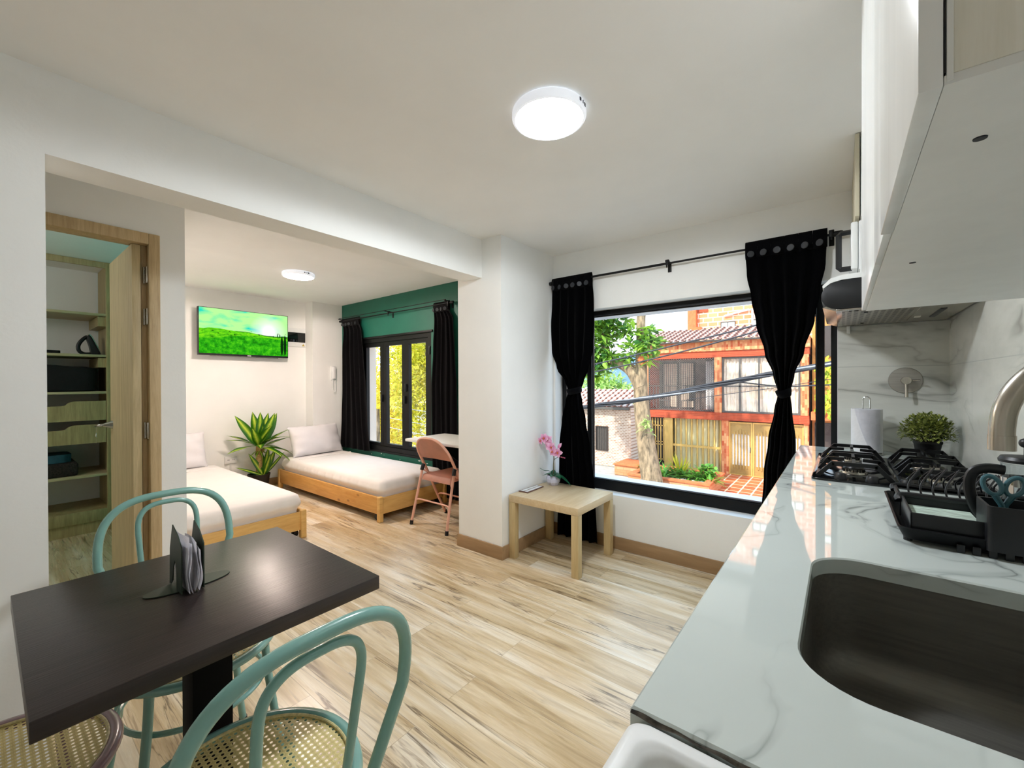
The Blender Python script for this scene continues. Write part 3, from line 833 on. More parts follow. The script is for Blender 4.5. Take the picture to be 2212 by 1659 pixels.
# ------------------------------------------------------------------ beds and pillows
def bed(x0, x1, y0, y1, label):
    t = thing('low_bed', label, 'bed', ((x0 + x1) / 2, (y0 + y1) / 2, 0), 'low pine beds')
    for y, a, b in ((y0, 0, .022), (y1, -.022, 0)):
        bx(x0 + .03, x1 - .03, y + a + .008 * (1 if a == 0 else -1), y + b + .008 * (1 if a == 0 else -1), .068, .222, bev=.004).build('side_rail', M['pine'], t)
    bx(x1 - .032, x1 - .012, y0 + .03, y1 - .03, .068, .215, bev=.004).build('end_rail', M['pine_end'], t)
    bx(x0 + .012, x0 + .032, y0 + .03, y1 - .03, .068, .215, bev=.004).build('end_rail', M['pine_end'], t)
    for x in (x0 + .0, x1 - .045):
        for y in (y0, y1 - .045):
            bx(x, x + .045, y, y + .045, 0, .228, bev=.008, seg=3).build('leg', M['pine_end'], t)
    for yy in (y0 + .05, y1 - .05):
        m = MB(); m.lathe([(0, -.018), (.026, -.018), (.028, -.012), (.028, .012), (.026, .018), (0, .018)], (0, 0, 0), 20, M=Matrix.Translation((x1 - .10, yy, .028)) @ Matrix.Rotation(PI / 2, 4, 'X')); m.box(x1 - .112, x1 - .088, yy - .022, yy + .022, .052, .09); m.build('caster', M['black_plastic'], t)
    m = MB()
    for k in range(12):
        xx = x0 + .1 + k * (x1 - x0 - .2) / 11
        m.box(xx - .03, xx + .03, y0 + .03, y1 - .03, .115, .13)
    m.build('slat_base', M['pine_end'], t)
    # mattress with a fitted sheet: rounded slab with small creases round its sides
    rr = random.Random(int(y0 * 100)); ph = [rr.uniform(0, 6) for _ in range(8)]
    mx0, mx1, my0, my1, mz0, mz1 = x0 + .035, x1 - .030, y0 + .032, y1 - .032, .131, .365
    m = MB()
    def fn(u, v):
        # u runs round the rim, v from under edge over the side to the centre of the top
        P = 2 * ((mx1 - mx0) + (my1 - my0)); s = u * P
        lx, ly = mx1 - mx0, my1 - my0
        rc = .06
        if s < lx: px, py, nx, ny = mx0 + s, my0, 0, -1
        elif s < lx + ly: px, py, nx, ny = mx1, my0 + s - lx, 1, 0
        elif s < 2 * lx + ly: px, py, nx, ny = mx1 - (s - lx - ly), my1, 0, 1
        else: px, py, nx, ny = mx0, my1 - (s - 2 * lx - ly), -1, 0
        cx_, cy_ = min(max(px, mx0 + rc), mx1 - rc), min(max(py, my0 + rc), my1 - rc)
        dx, dy = px - cx_, py - cy_
        L = math.hypot(dx, dy)
        if L > rc: dx, dy = dx / L * rc, dy / L * rc
        px, py = cx_ + dx, cy_ + dy
        if v < .5:
            k = v / .5
            z = mz0 + (mz1 - .045 - mz0) * k
            gate = min(1, max(0, (k - .50) / .25))
            bul = -.012 * (1 - gate) + .006 * gate + .012 * gate * math.sin(PI * min(1, (k - .5) * 2))
            cr = .006 * math.sin(s * 46 + ph[0] + 3 * math.sin(s * 3)) * (1 - abs(k - .45) * 1.2) + .004 * math.sin(s * 83 + ph[1])
            nl = math.hypot(dx, dy) or 1
            ex, ey = dx / nl, dy / nl
            o = bul + cr * gate * (.6 + .4 * math.sin(s * 2.1 + ph[2]))
            return (px + ex * o, py + ey * o, z)
        k = (v - .5) / .5
        q = min(1, k / .22)
        ins = .062 * (1 - math.cos(q * PI / 2))
        z = mz1 - .045 + .045 * math.sin(q * PI / 2)
        nl = math.hypot(dx, dy) or 1
        ex, ey = dx / nl, dy / nl
        px, py = px + ex * (.006 - ins), py + ey * (.006 - ins)
        if k > .22:
            t2 = (k - .22) / .78
            px = px + ((mx0 + mx1) / 2 - px) * t2; py = py + (max(min(py, (my0+my1)/2+.001), (my0+my1)/2-.001) - py) * t2
            z += .006 * math.sin(t2 * PI / 2) + .002 * math.sin(px * 5 + ph[3]) * math.sin(py * 6 + ph[4])
        return (px, py, z)
    m.grid(fn, 260, 26, cu=True)
    m.build('mattress', M['sheet'], t, smooth=70)
    m = MB()
    m.tube([(mx0 + .32, my0 + .01, mz1 - .022), (mx0 + .32, my0 + .05, mz1 + .003), (mx0 + .33, (my0 + my1) / 2, mz1 + .007), (mx0 + .32, my1 - .05, mz1 + .003)], .006, 8, flat=(1, 2.4))
    m.build('sheet_hem', M['sheet'], t)
    return t
bed(-5.285, -3.225, 2.185, 3.0, 'low pine bed with white mattress along the green wall')
bed(-5.465, -3.405, .80, 1.63, 'low pine bed with white mattress beside the closet wall')
def pillow(c, w, h, th, tilt, yaw, label, seed):
    """A standing pillow, w wide along y, h tall, leaning back."""
    rr = random.Random(seed); ph = [rr.uniform(0, 6) for _ in range(10)]
    t = thing('pillow', label, 'pillow', c, 'white bed pillows')
    m = MB()
    Mx = Matrix.Rotation(yaw, 4, 'Z') @ Matrix.Rotation(tilt, 4, 'Y')
    def side(sg):
        def fn(u, v):
            y = (u - .5) * w; z = v * h
            eu, ev = abs(2 * u - 1), abs(2 * v - 1)
            pinch = 1 - .06 * (1 - ev ** 2) * (eu > .0) * eu ** 3
            y *= 1 - .05 * (1 - (2 * v - 1) ** 2) * 0 + .03 * ev ** 3
            z = h / 2 + (z - h / 2) * (1 + .05 * eu ** 4 - .02)
            k = max(0, (1 - eu ** 2.6)) ** .55 * max(0, (1 - ev ** 2.6)) ** .55
            wr = .010 * math.sin(11 * u + 5 * v + ph[0]) * math.sin(6 * v + ph[1]) + .008 * math.sin(23 * u + ph[2]) * ev ** 2 + .008 * math.sin(21 * v + ph[3]) * eu ** 2
            x = sg * (th / 2 * k + wr * min(1, k * 2) + .002)
            return Mx @ Vector((x, y, z))
        return fn
    m.grid(side(1), 40, 30); m.grid(side(-1), 40, 30)
    bmesh.ops.remove_doubles(m.bm, verts=m.bm.verts, dist=.0045)
    m.build('pillowcase', M['pillow'], t, smooth=80, local=True)
    return t
pillow((-5.10, 2.60, .372), .64, .37, .19, -.36, .10, 'white pillow leaning on the pier at the head of the green-wall bed', 5)
pillow((-5.29, 1.20, .372), .56, .37, .17, -.30, 0, 'white pillow at the head of the closet-wall bed, left of the plant', 8)

# ------------------------------------------------------------------ potted dracaena
def uv_leaf(m, base, d, up, L, W, bend=.25, n=8, wave=0., fold=.15, arc=None):
    """Long leaf with a 'leaf' UV map (u across, v along) for the stripe; returns nothing."""
    lay = m.bm.loops.layers.uv.get('leaf') or m.bm.loops.layers.uv.new('leaf')
    d = Vector(d).normalized(); up = Vector(up)
    side = d.cross(up); side.normalize(); nrm = side.cross(d).normalized(); base = Vector(base)
    rows = []
    for i in range(n + 1):
        t = i / n
        w = W * min(1, (.35 + 2.2 * t)) * (1 - max(0, (t - .45) / .55) ** 1.9)
        c = base + d * L * t - nrm * bend * L * t * t
        row = []
        for k in range(5):
            q = k / 4 * 2 - 1
            zz = nrm * (fold * w * abs(q) + wave * w * math.sin(9 * t + 2 * q))
            row.append((m.bm.verts.new(c + side * w * q + zz), (k / 4, t)))
        rows.append(row)
    for A, B in zip(rows, rows[1:]):
        for k in range(4):
            q = (A[k], A[k+1], B[k+1], B[k])
            f = m.bm.faces.new([z[0] for z in q])
            for lp, z in zip(f.loops, q): lp[lay].uv = z[1]
pl = thing('potted_dracaena', 'striped green dracaena in a black pot between the two beds', 'potted plant', (-5.24, 1.965, 0))
m = MB(); m.lathe([(0, 0), (.085, 0), (.11, .19), (.115, .20), (.115, .215), (.104, .215), (.10, .19)], (-5.24, 1.965, 0), 32); m.build('pot', M['pot_black'], pl)
m = MB(); m.lathe([(0, .185), (.1, .188)], (-5.24, 1.965, 0), 24); m.build('soil', M['soil'], pl)
m = MB(); m.tube([(-5.24, 1.97, .18), (-5.24, 1.968, .30), (-5.238, 1.966, .45), (-5.24, 1.966, .53)], [.034, .033, .031, .028], 16)
m.tube([(-5.24, 1.985, .44), (-5.235, 2.005, .47), (-5.235, 2.02, .50)], [.018, .016, .012], 10); m.build('stem', M['trunk_cane'], pl)
m = MB()
hub = Vector((-5.235, 1.967, .53))
# direction (toward viewer x, sideways y, up z), length, width, bend
LV = [((.05, -.62, 1.0), .42, .045, .10), ((-.05, -.12, 1.0), .40, .048, .06), ((.15, .02, 1.0), .36, .045, .10), ((.05, .52, 1.0), .42, .050, .12), ((.25, .36, .9), .38, .046, .15),
      ((.12, .95, .62), .40, .044, .10), ((.22, 1.05, .45), .38, .042, .12), ((.35, -.95, .12), .36, .045, .22), ((.3, .95, .06), .36, .046, .35), ((.15, 1.05, .02), .38, .046, .5),
      ((.5, .75, -.05), .36, .046, .55), ((.75, .35, .12), .28, .042, .5), ((.8, -.25, .35), .26, .04, .4), ((.6, .1, .8), .32, .042, .2), ((.5, -.35, .85), .33, .042, .18),
      ((-.5, -.7, .6), .34, .04, .2), ((-.55, .3, .8), .34, .042, .2), ((-.4, -.9, .35), .33, .02, .2), ((-.6, .6, .3), .32, .042, .3), ((.2, -.9, .5), .30, .016, .15), ((.2, .25, 1.0), .34, .042, .12),
      ((.35, .65, .7), .34, .044, .15), ((.4, .5, .35), .30, .044, .3)]
for d, L, W, b in LV:
    uv_leaf(m, hub + Vector(d).normalized() * .02 + Vector((0, 0, rnd.uniform(-.03, .03))), d, (0, 0, 1) if abs(d[2]) < .9 else (1, 0, .2), L, W * 1.12, b, 10, .10)
for a in range(8):
    an = a * .8
    uv_leaf(m, hub + Vector((.02 * math.cos(an), .02 * math.sin(an), -.05)), (math.cos(an), math.sin(an), -.5), (0, 0, 1), .10, .012, .3, 5)
for v_ in m.bm.verts: v_.co.x = max(v_.co.x, TVX + .008)
m.build('crown_leaves', M['dracaena'], pl, smooth=60)
m = MB(); hb = Vector((-5.21, 2.0, .19))
for d, L, W, b in [((.1, -.5, 1), .30, .03, .2), ((.05, .18, 1), .33, .032, .05), ((.1, .45, 1), .32, .034, .1), ((.1, .9, .9), .34, .018, .2), ((.3, -1., .55), .30, .016, .3), ((.4, .2, .9), .26, .03, .2), ((-.3, .1, 1), .28, .03, .1)]:
    uv_leaf(m, hb, d, (1, 0, .2), L, W, b, 8, .1)
for v_ in m.bm.verts: v_.co.x = max(v_.co.x, TVX + .008)
m.build('side_shoot_leaves', M['dracaena'], pl, smooth=60)

# ------------------------------------------------------------------ desk and folding chair
dk = thing('wall_desk', 'white wall desk under the bedroom window, beside the pillar', 'desk', (-2.76, 2.74, .70))
bx(-3.215, -2.31, 2.46, 2.955, .70, .725, bev=.003).build('desk_top', M['white_matt'], dk)
for x in (-2.40, -2.95):
    m = MB(); m.prism([(2.56, .70), (2.95, .70), (2.95, .45), (2.93, .45)], 'X', x - .01, x + .01); m.build('bracket', M['black_metal'], dk)
m = MB(); m.box(-2.325, -2.307, 2.50, 2.95, .0, .70); m.build('side_panel', M['white_matt'], dk)
fc = thing('folding_chair', 'salmon pink metal folding chair facing the white desk', 'chair', (-2.76, 2.53, 0))
XL, XR = -2.96, -2.56
def back_pt(z, x=None):     # the long tube that runs from the front foot up to the top of the back
    return 2.752 + (2.375 - 2.752) * (z / .70)
m = MB()
pts = [(XL - .02, back_pt(.02), .02), (XL - .01, back_pt(.3), .30), (XL, back_pt(.45), .45), (XL, back_pt(.60), .60), (XL + .015, 2.385, .68), (XL + .07, 2.355, .745), (XL + .14, 2.345, .768), (-2.76, 2.343, .772)]
pts = pts + [(2 * -2.76 - p[0], p[1], p[2]) for p in reversed(pts[:-1])]
m.tube(cr_spline(pts, 5), .012, 10); m.build('back_frame', M['salmon'], fc)
for sx, x in ((1, XL), (-1, XR)):
    m = MB(); m.tube([(x - .025 * sx, 2.348, .02), (x - .012 * sx, 2.40, .25), (x - .002 * sx, 2.455, .48)], .0115, 10)
    m.build('rear_leg', M['salmon'], fc)
    m = MB(); m.cyl((x - .026 * sx, 2.346, 0), (x - .024 * sx, 2.351, .035), .015, n=14); m.build('foot_cap', M['black_plastic'], fc)
    m = MB(); m.cyl((x - .021 * sx, 2.756, 0), (x - .02 * sx, 2.74, .035), .015, n=14); m.build('foot_cap', M['black_plastic'], fc)
    m = MB(); m.tube([(x - .004 * sx, 2.448, .465), (x, 2.46, .505), (x, 2.468, .515)], .017, 12); m.build('joint_sleeve', M['black_plastic'], fc)
    m = MB(); m.tube([(x + .01 * sx, 2.46, .47), (x + .015 * sx, 2.50, .44), (x + .02 * sx, 2.56, .425)], .008, 8); m.build('hinge_link', M['salmon'], fc)
m = MB(); m.tube(cr_spline([(XL - .02, 2.388, .19), (XL - .0, 2.392, .215), (XL + .05, 2.394, .222), (-2.76, 2.394, .222), (XR - .05, 2.394, .222), (XR, 2.392, .215), (XR + .02, 2.388, .19)], 4), .007, 8); m.build('rear_stretcher', M['salmon'], fc)
m = MB(); m.tube(cr_spline([(XL - .01, back_pt(.2), .2), (XL + .04, back_pt(.22), .225), (-2.76, back_pt(.22), .228), (XR - .04, back_pt(.22), .225), (XR + .01, back_pt(.2), .2)], 4), .007, 8); m.build('front_stretcher', M['salmon'], fc)
m = MB()
def bk(u, v):
    zl = .585 + .01 * math.sin(PI * u); 
    e = abs(2 * u - 1)
    zt = .765 - .075 * max(0, (e - .35) / .65) ** 2.2
    z = zl + (zt - zl) * v
    x = XL + .012 + (XR - XL - .024) * u
    y = back_pt(z) - .004 - .028 * (1 - e ** 2) * 0 + .0 - .018 * (1 - (2 * u - 1) ** 2)
    if z > .70: y = 2.375 - (z - .70) * .42 - .018 * (1 - (2 * u - 1) ** 2)
    return (x, y, z)
V = m.grid(bk, 24, 8)
bmesh.ops.solidify(m.bm, geom=list(m.bm.faces), thickness=.008)
m.build('backrest', M['salmon'], fc, smooth=50)
m = MB()
def st(u, v):
    y = 2.43 + .40 * v; x = -2.76 + (u - .5) * (.385 - .03 * v)
    e = abs(2 * u - 1)
    z = .438 - .012 * (1 - e ** 3) * math.sin(PI * v) - .05 * (max(0, .06 - v) / .06) ** 2 - .035 * (max(0, v - .92) / .08) ** 2 - .03 * (max(0, e - .93) / .07) ** 2
    return (x, y, z)
m.grid(st, 30, 24)
bmesh.ops.solidify(m.bm, geom=list(m.bm.faces), thickness=.012)
m.build('seat', M['salmon'], fc, smooth=60)
# ------------------------------------------------------------------ dining table, chairs, napkin holder
dt = thing('dining_table', 'dark wenge square pedestal table between the two sage green chairs', 'table', (-1.243, .339, 0))
bx(-1.545, -.942, .041, .637, .716, .75, bev=.0015).build('table_top', M['wenge'], dt)
bx(-1.235, -1.155, .293, .373, .03, .716, bev=.002).build('pedestal', M['black_matt'], dt)
bx(-1.40, -.99, .13, .54, 0, .03, bev=.004).build('base_plate', M['black_metal'], dt)
m = MB(); m.box(-1.33, -1.06, .20, .47, .706, .716); m.build('mounting_plate', M['black_metal'], dt)

def hoop_pts(w0, w1, zt, z0, pw=2.94, tilt=.187, xb=-.213):
    L = []; zc = zt - .18 * 1.05 if w1 > .1 else zt - w1 * 1.05
    zc = zt - w1 * 1.05
    wb = w0 + (w1 - w0) * (z0 - .3) / (zc - .3)
    for i in range(7):
        k = i / 7; L.append((-(wb + (w1 - wb) * k), z0 + (zc - z0) * k))
    for i in range(0, 33):
        a = PI * i / 32; c, sn = -math.cos(a), math.sin(a)
        L.append((w1 * math.copysign(abs(c) ** (2 / pw), c), zc + (zt - zc) * sn ** (2 / pw)))
    for i in range(6, -1, -1):
        k = i / 7; L.append((wb + (w1 - wb) * k, z0 + (zc - z0) * k))
    return [(xb - tilt * (z - .46), y, z) for y, z in L]
def cane_chair(name, label, mat, mat_label):
    """Bentwood-style metal chair; local frame: seat centre at x=y=0, faces +x."""
    t = thing(name, label, 'chair')
    R = .205
    m = MB()
    m.lathe([(R - .016, .440), (R - .006, .436), (R + .008, .438), (R + .012, .446), (R + .008, .456), (R - .004, .459), (R - .012, .455), (R - .016, .440)], (0, 0, 0), 64)
    m.build('seat_ring', mat, t, local=True, smooth=60)
    m = MB(); m.lathe([(0, .4515), (R - .012, .4515)], (0, 0, 0), 64)
    m.build('cane_seat', M['cane'], t, local=True)
    m = MB(); m.tube([((R - .014) * math.cos(a), (R - .014) * math.sin(a), .454) for a in [k * PI / 32 for k in range(64)]], .0035, 8, True); m.build('cane_binding', M['cane_edge'], t, local=True)
    m = MB(); P = hoop_pts(.064, .18, .867, .435)
    m.tube(P, .0118, 14); m.build('back_hoop', mat, t, local=True, smooth=80)
    m = MB(); P = hoop_pts(.065, .081, .840, .435); m.tube(P, .0082, 12); m.build('inner_hoop', mat, t, local=True, smooth=80)
    for sx, sy in ((1, 1), (1, -1), (-1, 1), (-1, -1)):
        a = math.radians(48)
        x, y = sx * R * .93 * math.cos(a), sy * R * .93 * math.sin(a)
        m = MB(); m.tube(cr_spline([(x, y, .44), (x * 1.05, y * 1.05, .33), (x * 1.22, y * 1.22, .12), (x * 1.34, y * 1.34, .012)], 4), .0115, 12)
        lg = m.build('leg', mat, t, local=True)
        m = MB(); m.cyl((x * 1.345, y * 1.345, 0), (x * 1.335, y * 1.335, .02), .0135, n=14); m.build('foot_cap', M['black_plastic'], lg, local=True)
    m = MB(); m.tube([(.178 * math.cos(a), .178 * math.sin(a), .315) for a in [k * PI / 32 for k in range(64)]], .0075, 10, True); m.build('leg_ring', mat, t, local=True)
    return t
ca = cane_chair('cane_chair', 'sage green cane chair in front of the table, nearest the kitchen counter', M['green_metal'], 0)
ca['group'] = 'cane seat dining chairs'
cb = copy_tree(ca); cb['label'] = 'sage green cane chair behind the dark table, nearest the closet'
ca.location = (-.912, .313, 0); ca.rotation_euler.z = PI + .015
cb.location = (-1.562, .408, 0); cb.rotation_euler.z = .027
cc = cane_chair('cane_chair', 'mauve cane chair tucked under the near left corner of the dark table', M['pink_metal'], 0)
cc['group'] = 'cane seat dining chairs'
cc.location = (-1.348, -.012, 0); cc.rotation_euler.z = PI / 2

nh = thing('napkin_holder', 'dark green napkin holder with oval base on the dark table', 'napkin holder', (-1.27, .315, .75))
m = MB(); L = []
for k in range(48):
    a = 2 * PI * k / 48; L.append((-1.277 + .034 * math.cos(a), .318 + .088 * math.sin(a)))
m.prism(L, 'Z', .7505, .7525); 
m.build('base_plate', M['holder_green'], nh)
def side_plate(y0, y1, lean):
    m = MB()
    out = [(-1.225, .752), (-1.222, .80), (-1.224, .862), (-1.25, .885), (-1.292, .902), (-1.315, .86), (-1.32, .80), (-1.318, .752)]
    # tall panel with a narrow pointed cut-out near its far edge
    m.prism([(-1.222, .752), (-1.222, .862), (-1.252, .885), (-1.296, .902), (-1.318, .84), (-1.322, .752), (-1.312, .752), (-1.296, .765), (-1.29, .80), (-1.275, .82), (-1.265, .80), (-1.262, .752)], 'Y', y0, y1)
    return m.build('side_plate', M['holder_green'], nh)
side_plate(.290, .2922, 0); side_plate(.3335, .3357, 0)
def wavy(y0, amp, ph, z1, thick=.0045):
    m = MB()
    def fn(u, v):
        z = .7535 + (z1 - .7535) * v
        y = y0 + amp * math.sin(v * 5.2 + ph) * (.3 + .7 * (1 - v)) 
        return (-1.208 - .102 * u + .004 * math.sin(v * 9 + ph), y + .003 * math.sin(u * 4 + ph) * v, z)
    m.grid(fn, 10, 26)
    bmesh.ops.solidify(m.bm, geom=list(m.bm.faces), thickness=thick)
    return m
for k, (y, a, p, z) in enumerate(((.300, .0035, 2.2, .885), (.3055, .004, 2.3, .868), (.319, .006, -.9, .872), (.3265, .004, -1., .852))):
    o = one(wavy(y, a, p, z), 'paper_napkin', M['napkin'], 'white paper napkin standing folded in the dark green holder', 'napkin', 'napkins in the holder', smooth=70)

# ------------------------------------------------------------------ low side table with orchid and wooden plaque
tb = thing('side_table', 'small square birch-effect side table in the corner beside the pillar', 'side table', (-1.585, 2.585, 0))
bx(-1.864, -1.306, 2.324, 2.838, .400, .449, bev=.0015).build('table_top', M['birch'], tb)
for x in (-1.864, -1.356):
    for y in (2.324, 2.788):
        bx(x + (.001 if x < -1.5 else -.001), x + .05, y + .001, y + .049, 0, .399, bev=.0015).build('leg', M['birch_leg'], tb)
oc = thing('potted_orchid', 'pink orchid in a small lavender-white pot on the side table', 'potted orchid', (-1.765, 2.76, .449))
OX, OY = -1.765, 2.755
m = MB()
n = 10
prof = [(0, .4495), (.034, .4495), (.052, .475), (.056, .50), (.048, .527), (.043, .525), (.05, .50), (.0, .505)]
m.lathe(prof, (OX, OY, 0), 9); m.build('pot', M['pot_white'], oc, smooth=20)
m = MB(); m.lathe([(0, .518), (.044, .518)], (OX, OY, 0), 18); m.build('soil', M['soil'], oc)
m = MB(); m.tube(cr_spline([(OX, OY, .515), (OX + .003, OY, .60), (OX + .004, OY + .002, .68), (OX - .005, OY - .01, .75), (OX - .04, OY - .03, .80), (OX - .085, OY - .05, .79)], 6), .0032, 8)
m.tube(cr_spline([(OX + .004, OY, .645), (OX + .04, OY + .01, .668), (OX + .07, OY + .01, .672), (OX + .10, OY + .005, .668)], 5), .002, 6)
m.tube(cr_spline([(OX + .003, OY, .70), (OX + .03, OY + .01, .73), (OX + .05, OY, .735)], 5), .002, 6)
m.build('stem', M['orchid_stem'], oc)
m = MB()
for d, L, W, b in (((-.9, -.3, .25), .085, .036, .5), ((.75, -.35, .3), .09, .03, .55), ((.95, .2, .2), .13, .027, .8), ((.5, .6, .4), .06, .02, .4), ((-.3, .5, .5), .06, .02, .3), ((.25, -.7, .35), .07, .022, .5)):
    uv_leaf(m, (OX, OY, .528), d, (0, 0, 1), L, W, b, 8, 0, .2)
m.tube(cr_spline([(OX, OY, .53), (OX - .03, OY - .01, .555), (OX - .07, OY - .02, .555), (OX - .105, OY - .03, .572)], 5), .002, 6)
m.build('leaves', M['orchid_leaf'], oc, smooth=70)
def flower(c, facing, s, rot=0.):
    f = Vector(facing).normalized(); up = Vector((0, 0, 1)); sd = f.cross(up).normalized(); u2 = sd.cross(f)
    m = MB()
    for k in range(5):
        a = rot + 2 * PI * k / 5 + PI / 2
        d = sd * math.cos(a) + u2 * math.sin(a) + f * .15
        uv_leaf(m, Vector(c), d, f, s, s * (.42 if k in (1, 4) else .32), .15, 6, .05, .1)
    fl = m.build('flower', M['petal'], oc, smooth=70)
    m = MB(); m.ball(Vector(c) + f * s * .12, s * .16, 10, 8); m.tube([Vector(c) + f * s * .1, Vector(c) + f * s * .3 - u2 * s * .2], [s * .13, s * .05], 8)
    m.build('flower_centre', M['petal_centre'], fl)
for c, fd, s, r in (((-.085, -.05, .79), (-.3, -1, -.1), .030, .1), ((-.055, -.045, .812), (-.1, -1, .1), .040, .4), ((-.03, -.03, .802), (.5, -.9, .2), .036, .9), ((-.02, -.03, .765), (.1, -1, -.1), .038, .2),
                    ((.0, -.03, .745), (.6, -.8, .1), .038, .6), ((.012, -.03, .712), (-.2, -1, .0), .036, .0), ((.045, -.012, .705), (.6, -.8, -.1), .038, .3)):
    flower((OX + c[0], OY + c[1], c[2]), fd, s * 1.12, r)
m = MB()
uv_leaf(m, (OX + .045, OY + .0, .738), (.5, .1, .8), (0, -1, 0), .05, .014, .1, 6, 0, .3)
for q in ((.10, .005, .668), (.085, .006, .669), (.068, .009, .671)): m.ball((OX + q[0], OY + q[1], q[2]), .005, 8, 6)
m.build('buds', M['petal'], oc)
# small wooden plaque with rows of pale tiles lying on the table
pq = thing('wooden_plaque', 'flat brown plaque with white lettering strips on the side table', 'plaque', (-1.825, 2.54, .449))
A, B_, C_, D = Vector((-1.857, 2.43, 0)), Vector((-1.777, 2.43, 0)), Vector((-1.785, 2.65, 0)), Vector((-1.852, 2.65, 0))
m = MB(); m.prism([tuple(q[:2]) for q in (A, B_, C_, D)], 'Z', .4495, .4555); m.build('board', M['card'], pq)
m = MB()
for r_, (u0, u1) in enumerate(((.12, .44), (.56, .9))):
    v = .05
    while v < .93:
        w = rnd.choice((.05, .07, .10, .16))
        if not .36 < v < .48 or r_ == 0:
            q = [(A.lerp(B_, u)).lerp(D.lerp(C_, u), vv) for u, vv in ((u0, v), (u1, v), (u1, min(.95, v + w)), (u0, min(.95, v + w)))]
            m.prism([tuple(p[:2]) for p in q], 'Z', .4556, .457)
        v += w + .018
m.build('white_strips', M['white_plastic'], pq)

# ------------------------------------------------------------------ curtains and rods
def interp(tab, z):
    for (z1, a1, b1), (z0, a0, b0) in zip(tab, tab[1:]):
        if z <= z1 and z >= z0:
            k = (z1 - z) / (z1 - z0)
            k = k * k * (3 - 2 * k)
            return a1 + (a0 - a1) * k, b1 + (b0 - b1) * k
    return tab[-1][1:] if z < tab[-1][0] else tab[0][1:]
def curtain(name, label, tab, y, folds, amp, mat, seed, pinch=None, group=None, tabs=None, cat='curtain'):
    rr = random.Random(seed); ph = [rr.uniform(0, 6) for _ in range(8)]
    ztop, zbot = tab[0][0], tab[-1][0]
    t = thing(name, label, cat, ((tab[0][1] + tab[0][2]) / 2, y, zbot), group)
    full = tab[0][2] - tab[0][1]
    m = MB()
    def fn(u, v):
        z = ztop + (zbot - ztop) * v
        a, b = interp(tab, z)
        w = b - a
        comp = min(1.6, full / max(w, .05)) 
        uu = u + .012 * math.sin(4 * z + ph[0] + 9 * u)
        f = math.sin(2 * PI * folds * uu + ph[1] + .5 * math.sin(1.6 * z + ph[2])) + .22 * math.sin(2 * PI * folds * 1.7 * uu + ph[3] + .5 * z)
        k = min(1., .35 + (ztop - z) * 2.2)
        am = amp * k * min(1.5, comp)
        if pinch: am = min(am, .035)
        x = a + w * u + .004 * math.sin(3 * z + 5 * u + ph[4])
        return (x, y + am * f, z)
    m.grid(fn, 110, 64)
    bmesh.ops.solidify(m.bm, geom=list(m.bm.faces), thickness=.003)
    m.build('cloth', mat, t, smooth=80)
    a, b = tab[0][1:]
    nt = tabs or 6
    for k in range(nt):
        u = (k + .5) / nt
        x = a + (b - a) * u
        tw = (b - a) / nt * .49
        m = MB()
        def loop(uu, vv):
            ang = 2 * PI * vv
            return (x + (uu - .5) * 2 * tw, y + .016 * math.cos(ang), ztop + .03 + (.042 if math.sin(ang) > 0 else .062) * math.sin(ang))
        m.grid(loop, 4, 20, cv=True)
        tb_ = m.build('tab', mat, t, smooth=80)
        yaw = rr.uniform(-.7, .7)
        m = MB()
        m.lathe([(0, 0), (.015, 0), (.019, .002), (.0195, .004), (.017, .006), (.0, .005)], (0, 0, 0), 20, M=Matrix.Translation((x, y - .021 - amp * .9, ztop - .012)) @ Matrix.Rotation(yaw, 4, 'Z') @ Matrix.Rotation(PI / 2, 4, 'X'))
        m.build('button', M['button'], t)
    if pinch:
        z = pinch
        a, b = interp(tab, z)
        m = MB()
        m.tube([((a + b) / 2 + (b - a) * .56 * math.cos(q), y + .048 * math.sin(q), z + .012 * math.sin(q + 1)) for q in [k * PI / 16 for k in range(32)]], .016, 8, True, flat=(1.5, .35))
        m.build('tie_band', mat, t)
    return t
TL = [(2.015, -1.852, -1.497), (1.9, -1.855, -1.49), (1.7, -1.868, -1.488), (1.5, -1.862, -1.497), (1.36, -1.815, -1.53), (1.25, -1.735, -1.575), (1.18, -1.70, -1.602), (1.10, -1.73, -1.585), (.95, -1.765, -1.55), (.75, -1.79, -1.51), (.45, -1.79, -1.475), (.02, -1.80, -1.46)]
curtain('window_curtain', 'black tied-back curtain hanging behind the side table and orchid', TL, 2.888, 5, .016, M['curtain'], 3, 1.18, 'black tied-back curtains')
TR = [(2.02, -.462, -.062), (1.9, -.455, -.066), (1.75, -.43, -.09), (1.6, -.405, -.115), (1.42, -.36, -.165), (1.28, -.315, -.215), (1.18, -.292, -.236), (1.08, -.312, -.228), (.9, -.345, -.212), (.7, -.37, -.212), (.4, -.39, -.212), (.02, -.40, -.215)]
curtain('window_curtain', 'black tied-back curtain beside the range hood, behind the counter end', TR, 2.888, 5, .016, M['curtain'], 4, 1.18, 'black tied-back curtains')
